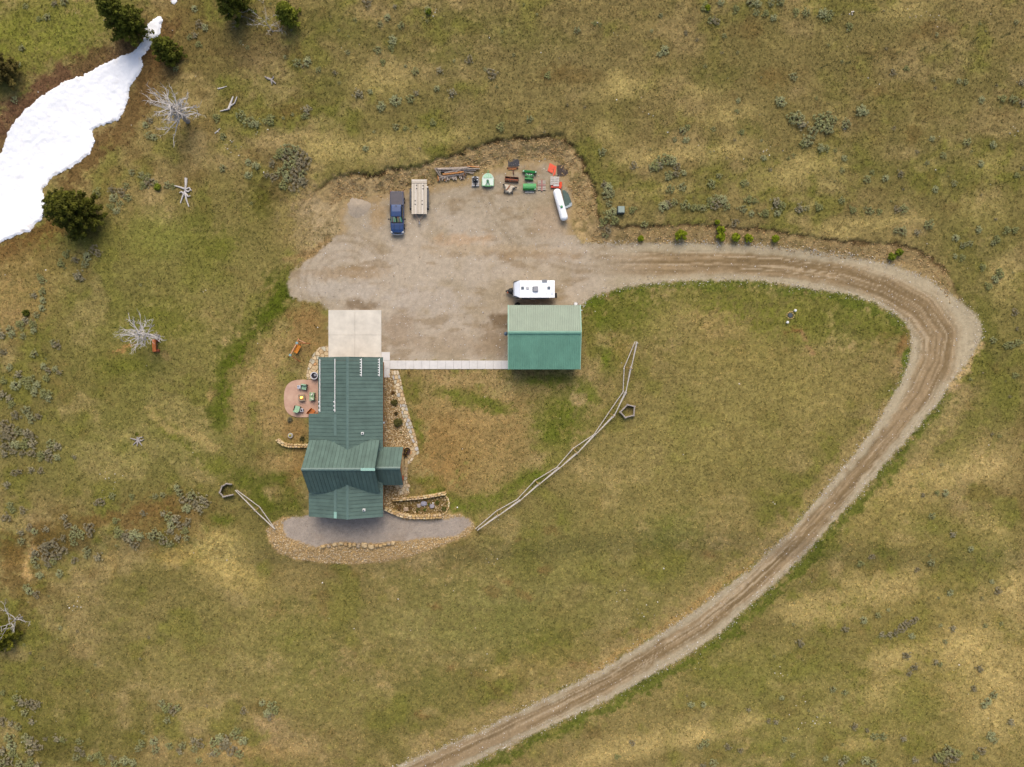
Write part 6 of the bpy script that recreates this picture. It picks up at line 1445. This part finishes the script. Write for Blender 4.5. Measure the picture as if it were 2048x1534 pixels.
# the remaining small bushes and seedlings, too small to tell apart
for _ in range(330):
    px, py = rs2.uniform(0, 2048), rs2.uniform(0, 1534)
    if not ((py < 440 and px > 420) or (px < 330 and py > 500) or (px > 1350 and py > 1150) or (px < 560 and py > 1380) or px > 1850): continue
    if float(sd_poly(DRIVE, np.array([px]), np.array([py]))[0]) > -25 or (1180 < px < 1850 and 500 < py < 1100) or inside(SNOW, np.array([px]), np.array([py]))[0]: continue
    small.append((G(px, py), rs2.uniform(2.2, 5.5) / PPM, rs2.uniform(0, 6.28), rs2.choice([0, 1, 2, 3, 4, 5])))
VV, FF, CC = [], [], []; off = 0
for g, s_, rz, vi in small:
    V, F, c = sage_raw[vi]
    if s_ < .4:
        keep = rs_.rand(len(F)) < .5; F2 = F[keep]
        u, inv = np.unique(F2, return_inverse=True); V = V[u]; c = c[u]; F = inv.reshape(-1, 3)
    ca, sa = math.cos(rz), math.sin(rz)
    W_ = np.stack([V[:, 0] * ca - V[:, 1] * sa, V[:, 0] * sa + V[:, 1] * ca, V[:, 2] * .9], -1) * s_ + np.array(g)
    VV.append(W_); FF.append(F + off); CC.append(c); off += len(V)
tag(link("sagebrush_seedlings", npmesh("sagebrush_seedlings", np.vstack(VV), np.vstack(FF), np.vstack(CC), False, M_leaf)), kind="stuff")

# round garden shrubs and tufts
def shrub(label, px, py, rad, c, cat="shrub", name="round_shrub", n=36, hh=.9, per=24, seed=0, group=None, size=None):
    g = G(px, py); r = np.random.RandomState(seed + int(px)); R_ = rad / PPM
    a = r.rand(n) * 6.283; q = r.rand(n) ** .5 * .8 * R_; cen = np.stack([q * np.cos(a), q * np.sin(a), R_ * hh * (1 - .5 * (q / R_) ** 2) * r.uniform(.5, 1.0, n)], -1)
    V, F, C_ = leaf_cloud(cen, np.full(n, R_ * .26), per, size or R_ * .17, np.array([S(*c)] * n) * r.uniform(.7, 1.25, (n, 1)), r, .9, .4, .4)
    o = thing(name, label, cat, g, 0, group); link("foliage", npmesh("foliage", V, F, C_, False, M_leaf), o)
    mb = MB()
    for k in range(4): mb.tube([(0, 0, -.05), (math.cos(k * 1.6) * R_ * .3, math.sin(k * 1.6) * R_ * .3, R_ * hh * .6)], [R_ * .06, R_ * .03], 5)
    mb.build("stem", M_twig, o); return o
shrub("small brown dormant shrub nearest the concrete walk in the rock bed", 786.5, 785.5, 4, (110, 82, 44), seed=1)
shrub("rounded olive shrub in the rock bed, taller than wide", 789, 805, 7.5, (96, 90, 44), seed=2, n=60)
shrub("small dark brown-green shrub between the two olive ones", 792.5, 827, 4.5, (84, 68, 32), seed=3)
shrub("largest rounded olive shrub in the rock bed", 796.5, 845, 9.5, (92, 88, 44), seed=4, n=80)
shrub("tiny bright green tuft in the rock bed", 801.5, 865, 2.5, (96, 106, 40), seed=5, n=10)
shrub("grey-green shrub at the patio's curved edge", 580.5, 839, 6, (118, 112, 86), seed=6)
shrub("low dark plants along the curved wall's inner side", 605, 877, 5, (84, 80, 44), seed=8)
for i, (x, y, rr_, c, l) in enumerate([(859, 1009, 4, (88, 104, 34), "bright green tuft between the garden rocks"), (849.5, 1019, 4, (92, 108, 36), "bright green tuft beside the lower garden wall"), (875, 1005, 5, (92, 100, 36), "green mound near the garden's curved end"), (835, 1020, 6, (112, 106, 52), "olive groundcover clump in the walled garden"), (800, 1015, 6, (120, 92, 56), "brown dormant plant in the walled garden"), (822, 1014, 5, (126, 98, 60), "reddish brown dry perennial in the walled garden"), (888, 1017, 6, (98, 100, 42), "green clump by the edging stones")]):
    shrub(l, x, y, rr_, c, "plant", "garden_plant", 24, .6, 18, 30 + i)
# planters by the porch: dark pots with yellow flowers
for x, y, rr_, l in [(815.5, 900.5, 6.5, "larger dark flower planter with yellow blooms by the porch"), (812, 908.5, 5, "smaller dark flower planter with yellow blooms by the porch")]:
    o = thing("flower_planter", l, "planter", W(x, y) + Vector((0, 0, .05)))
    R_ = rr_ / PPM; MB().lathe((0, 0, 0), [(R_ * .7, 0), (R_ * .95, .35), (R_, .45), (R_ * .88, .45), (R_ * .8, .38), (.02, .37)], 18).build("pot", mat("dark brown pot", C(66, 40, 30), .6, 0, .1, 4), o)
    r = np.random.RandomState(int(y)); n = 16; a = r.rand(n) * 6.28; q = r.rand(n) ** .5 * R_ * .75; cen = np.stack([q * np.cos(a), q * np.sin(a), np.full(n, .45)], -1)
    cols = np.array([S(*c) for c in [(60, 42, 26), (150, 120, 50), (52, 48, 22), (96, 60, 34)]])[r.randint(0, 4, n)]
    V, F, C_ = leaf_cloud(cen, np.full(n, R_ * .25), 16, .08, cols, r, .7, .5); link("flowers", npmesh("flowers", V, F, C_, False, M_leaf), o)
o = thing("garden_ornament", "round grey ornament with yellow centre by the curved wall", "ornament", G(582, 871))
MB().lathe((0, 0, 0), [(.3, 0), (.36, .12), (.34, .3), (.2, .34), (.18, .2), (.02, .2)], 16).build("bowl", mat("grey stone bowl", C(176, 170, 158), .7, 0, .12, 4), o); MB().lathe((-.06, .04, .2), [(.14, 0), (.16, .12), (.03, .22)], 10).build("bloom", mat("yellow bloom", C(196, 180, 70), .8, 0, .2, 9), o)
# dry twiggy perennial by the walk
o = thing("dry_perennial", "leafless straw-coloured perennial in green grass by the concrete walk", "plant", G(818, 746)); mb = MB(); rr_ = random.Random(8)
for i in range(34):
    a = rr_.uniform(0, 6.28); l = rr_.uniform(.25, .75); mb.tube([(0, 0, 0), (math.cos(a) * l * .5, math.sin(a) * l * .5, .4), (math.cos(a) * l, math.sin(a) * l, rr_.uniform(.4, .8))], [.02, .014, .006], 4)
mb.build("stems", mat("straw stems", C(186, 156, 88), .9, 0, .2, 6), o)

# young conifers on the cut bank and a few in the sage
for i, (x, y, rr_, l) in enumerate([(1360, 473, 13, "widest bright green young juniper on the lane's bank"), (1440, 461, 9, "upper of two touching young junipers above the lane"), (1440, 475, 9.5, "lower of two touching young junipers above the lane"), (1470, 476, 9.5, "bright young juniper right of a touching pair above the lane"), (1495, 478, 9.5, "bright young juniper paired beside a similar one on the lane's edge"), (1549.5, 478.5, 8, "lone bright young juniper on the rubble bank"), (1281, 478, 6, "smallest bright juniper on the bank near the utility box"), (1434, 445, 5, "tiny bright seedling up at the turf edge"), (1797, 505, 8, "upper bright juniper of the pair near the lane's bend"), (1782, 514, 8.5, "lower bright juniper of the pair near the lane's bend"), (54, 626, 7, "dark green young juniper among western sagebrush"), (317, 375, 7, "bright green seedling in sagebrush near the uprooted stump"), (857, 24, 6, "yellow-green seedling inside a pale sagebrush on the hill"), (1414, 17, 6, "yellow-green seedling in sagebrush on the high ridge")]):
    c = (128, 138, 26) if 1270 < x < 1600 else (112, 122, 30)
    if x == 54: c = (80, 84, 20)
    shrub(l, x, y, rr_, c, "juniper", "young_juniper", 46, 1.25, 26, 70 + i, "young junipers", size=.16)

# large conifers ----------------------------------------------------------
def conifer(label, base, h, rad, c, seed, nb=80, group="conifers near the snow", lean=(0, 0), sz=.21, cone=.75):
    g = G(*base); r = np.random.RandomState(seed); o = thing("conifer", label, "tree", g, 0, group)
    MB().tube([(0, 0, -.15), (lean[0] * .5, lean[1] * .5, h * .5), (lean[0], lean[1], h * .97)], [rad * .09 + .05, rad * .06, .02], 8).build("trunk", M_bark, o)
    cen = []; rd_ = []; tw = MB()
    for b in range(nb):
        f = (b + r.rand()) / nb; z = h * (.08 + .9 * f); reach = rad * (1 - f ** 1.3 * cone - .02) * r.uniform(.6, 1.12) * (1 if f < .9 else .7); a = b * 2.39996 + r.normal() * .3
        tip = np.array([math.cos(a) * reach + lean[0] * f, math.sin(a) * reach + lean[1] * f, z + reach * r.uniform(-.05, .28)]); root = np.array([lean[0] * f, lean[1] * f, z - reach * .08])
        k = max(3, int(reach / .38))
        for j in range(k):
            t = (j + 1.0) / k; p = root * (1 - t) + tip * t; cen.append(p + r.normal(size=3) * .1); rd_.append(.18 + .26 * (1 - abs(t - .65)))
        tw.tube([root, (root + tip) / 2, tip], [.04, .025, .01], 4, False)
    tw.build("branches", M_bark, o)
    cen = np.array(cen); rd_ = np.array(rd_); n = len(cen)
    cols = np.array([S(*c)] * n) * r.uniform(.65, 1.3, (n, 1))
    V, F, C_ = leaf_cloud(cen, rd_, 32, sz, cols, r, .7, .35, .3); link("crown", npmesh("crown", V, F, C_, False, M_leaf), o)
    return o
GRN = (94, 97, 28)
conifer("tall dark conifer at the snow's narrow end", (272, 66), 8.5, 2.7, GRN, 1, 110)
conifer("mid-sized conifer just below the snow's narrow neck", (346, 114), 4.6, 1.9, GRN, 2, 70)
conifer("large bushy conifer standing against the snow's lower edge", (174, 435), 7.5, 3.35, (90, 90, 26), 3, 170, cone=.6)
conifer("conifer with dead grey lower limbs beside the small leafless shrub", (480, 22), 7.5, 2.8, GRN, 4, 90)
conifer("small bright conifer right beside the leafless grey shrub", (581, 43), 4.2, 1.5, (118, 122, 36), 5, 60)
conifer("low spreading conifer under the bare branching snag", (14, 1266), 2.6, 2.3, (112, 110, 32), 6, 60, cone=.55)
conifer("dull brownish conifer above the snow's reddish bank", (14, 150), 3.2, 2.4, (104, 92, 44), 7, 60, cone=.5)

# dead trees ---------------------------------------------------------------
def dead_tree(label, base, h, spread, seed, nl=9, m=None, trunk_r=.2, lean=(0, 0), name="dead_tree", droop=.0, f0=.35, sub=5, thick=1.0):
    g = G(*base); rr = random.Random(seed); o = thing(name, label, "dead tree", g); m = m or M_dead
    pts = [Vector((lean[0] * t, lean[1] * t, h * t)) + Vector((rr.uniform(-.1, .1), rr.uniform(-.1, .1), 0)) * t for t in (0, .25, .5, .75, 1)]; pts[0].z = -.15
    MB().tube(pts, [trunk_r * (1 - .85 * t) for t in (0, .25, .5, .75, 1)], 8).build("trunk", M_dead2 if m is M_dead else m, o)
    def branch(p, d, L, r, depth, mb):
        q = [p]; rad = [r]; n = 5; dd = d.copy()
        for i in range(n):
            dd = (dd + Vector((rr.uniform(-.28, .28), rr.uniform(-.28, .28), rr.uniform(-.14, .2) - droop))).normalized(); q.append(q[-1] + dd * L / n); rad.append(r * (1 - .85 * (i + 1) / n))
        mb.tube(q, rad, 5, False)
        if depth > 0:
            for k in range(sub if depth > 1 else 3):
                j = rr.randint(1, n); nd = (dd + Vector((rr.uniform(-1, 1), rr.uniform(-1, 1), rr.uniform(-.4, .7)))).normalized(); branch(q[j], nd, L * rr.uniform(.3, .55), rad[min(j, n - 1)] * .7 + .009 * thick, depth - 1, mb)
    for k in range(nl):
        t = f0 + (1 - f0) * (k + rr.random()) / nl; i = min(int(t * 4), 3); p = pts[i].lerp(pts[i + 1], t * 4 - i); a = k * 2.4 + rr.uniform(-.4, .4)
        mb = MB(); branch(p, Vector((math.cos(a), math.sin(a), rr.uniform(.0, .5))).normalized(), spread * rr.uniform(.7, 1.1) * (1.15 - .45 * t), trunk_r * .3 * thick * (1.2 - .6 * t), 2, mb); mb.build("limb", m, o)
    return o
dead_tree("bleached white dead tree standing beside the orange log bench", (317, 673), 5.6, 2.9, 5, 20, trunk_r=.3, f0=.45, thick=1.5)
dead_tree("large grey dead tree below the snow's wide end", (376, 243), 6.2, 3.3, 12, 24, M_dead, .34, lean=(.4, -.2), f0=.3, sub=6, thick=1.5)
dead_tree("leafless grey shrub between the two northern conifers", (546, 64), 1.6, 2.6, 14, 9, M_dead, .09, lean=(-.6, .8), name="dead_shrub", f0=.05)
dead_tree("bare forked snag rising from the low western conifer", (44, 1234), 2.8, 2.8, 17, 8, M_dead, .13, f0=.3, sub=3, thick=1.5)
dead_tree("dead grey limbs hanging by the northern conifer", (484, 34), 2.2, 2.0, 19, 7, M_dead2, .08, name="dead_shrub", f0=.1, sub=4)
# logs and stumps on the ground
def log(label, pts, r, m=None, name="fallen_log", forks=()):
    p = [G(x, y, r * .8) for x, y in pts]; o = thing(name, label, "log", p[0]); oL = o.location
    MB().tube([q - oL for q in p], [r * (1 - .5 * i / max(1, len(p) - 1)) for i in range(len(p))], 8).build("stem", m or M_dead, o)
    for f in forks:
        q = [G(x, y, r * .9) - oL for x, y in f]; MB().tube(q, [r * .7 * (1 - .5 * i / max(1, len(q) - 1)) for i in range(len(q))], 6).build("fork", m or M_dead, o)
    return o
log("forked bleached log lying below the small white log", [(458, 219), (463, 205), (467, 194)], .17, forks=[[(459, 215), (470, 207), (475, 194)], [(458, 219), (450, 221), (441, 223)]])
log("short straight white log on the hillside", [(436, 178), (445, 176), (454, 173)], .1)
log("small broken white branch beside grey sagebrush", [(430, 267), (436, 262), (441, 257)], .08, forks=[[(435, 263), (438, 265)]])
log("weathered root stump with upturned forks on the hill", [(535, 157), (543, 160), (552, 168)], .16, M_dead2, "stump", [[(543, 160), (548, 156), (547, 153)], [(543, 162), (545, 170)], [(538, 158), (530, 154)]])
log("uprooted stump with long splayed roots near the sagebrush", [(373, 357), (373, 370), (371, 382)], .2, M_dead, "stump", [[(371, 380), (380, 376), (384, 382)], [(371, 383), (366, 395), (362, 407)], [(371, 384), (374, 400), (379, 414)], [(370, 378), (358, 374), (350, 372)], [(371, 386), (378, 394), (382, 392)], [(369, 388), (364, 384), (360, 386)], [(372, 382), (378, 384), (383, 379)]])
log("spidery grey stump with green moss alone in western meadow", [(276, 874), (277, 882)], .16, M_dead2, "stump", [[(276, 880), (268, 878), (262, 876)], [(277, 881), (271, 886), (267, 890)], [(278, 881), (282, 887), (285, 891)], [(278, 880), (285, 881), (289, 878)], [(277, 879), (281, 875), (287, 874)], [(276, 882), (276, 888), (275, 892)]])
shrub("bright moss tuft beside the spidery grey stump", 273.5, 868, 4.5, (98, 108, 24), "plant", "moss_tuft", 20, .4, 18, 99)

# ------------------------------------------------------------------ grass tufts: one mass over the meadow
r = np.random.RandomState(33); NT = 270000
px = r.uniform(-30, 2078, NT); py = r.uniform(-30, 1564, NT)
X, Y, Z, gi, gj = Garr(px, py)
keep = (drive_m[gi, gj] < .35) & (gbed_m[gi, gj] < .2) & (rip_m[gi, gj] < .3)
for P_ in (ROCKBED, ROCKBED2, EW, [(640, 620), (640, 760), (569, 760), (560, 800), (575, 845), (620, 845), (618, 1034), (766, 1034), (766, 738), (1020, 738), (1160, 738), (1160, 612), (1017, 612), (1017, 720), (763, 720), (763, 620)], [(657, 691), (639, 694), (619, 722), (612, 752), (615, 759), (640, 759)], SNOW, [(640, 610), (770, 610), (770, 1036), (618, 1036), (600, 940), (618, 880), (618, 830), (640, 830)], [(750, 890), (812, 890), (812, 972), (750, 972)]):
    keep &= ~inside(P_, px, py)
keep &= ~((bs[gi, gj] < 0) & (bm_[gi, gj] > .5) & (r.rand(NT) < .88))
X, Y, Z, gi, gj = (a[keep] for a in (X, Y, Z, gi, gj)); n = len(X)
c = CG.reshape(nx, ny, 3)[gi, gj]
lum = c.mean(1, keepdims=True)
straw_w = (r.rand(n) < .40)[:, None]; dark_w = (r.rand(n) < .48)[:, None]
c = np.where(straw_w, c * np.array([1.6, 1.5, 1.5]), c * np.array([1.02, 1.08, .92])); c = np.where(dark_w & ~straw_w, c * .55, c) * r.uniform(.8, 1.25, (n, 1))
BL = 4
hgt_t = r.uniform(.07, .2, n) * (1 + .6 * (n_mid[gi, gj] - .5)); ang = r.uniform(0, 6.28, (n, BL)); sp = r.uniform(.05, .2, (n, BL))
base = np.stack([X, Y, Z - .015], -1)[:, None]
tip = base + np.stack([np.cos(ang) * sp, np.sin(ang) * sp, hgt_t[:, None] * r.uniform(.5, 1.0, (n, BL))], -1)
w = r.uniform(.025, .055, (n, BL))[..., None]
side = np.stack([-np.sin(ang), np.cos(ang), np.zeros_like(ang)], -1) * w
back = base - np.stack([np.cos(ang), np.sin(ang), np.zeros_like(ang)], -1) * .01
V = np.stack([back - side, back + side, tip], 2).reshape(-1, 3)
tag(link("grass", npmesh("grass", V, np.arange(len(V)).reshape(-1, 3), np.repeat(np.clip(c, 0, .7), BL * 3, 0), False, M_leaf)), kind="stuff")
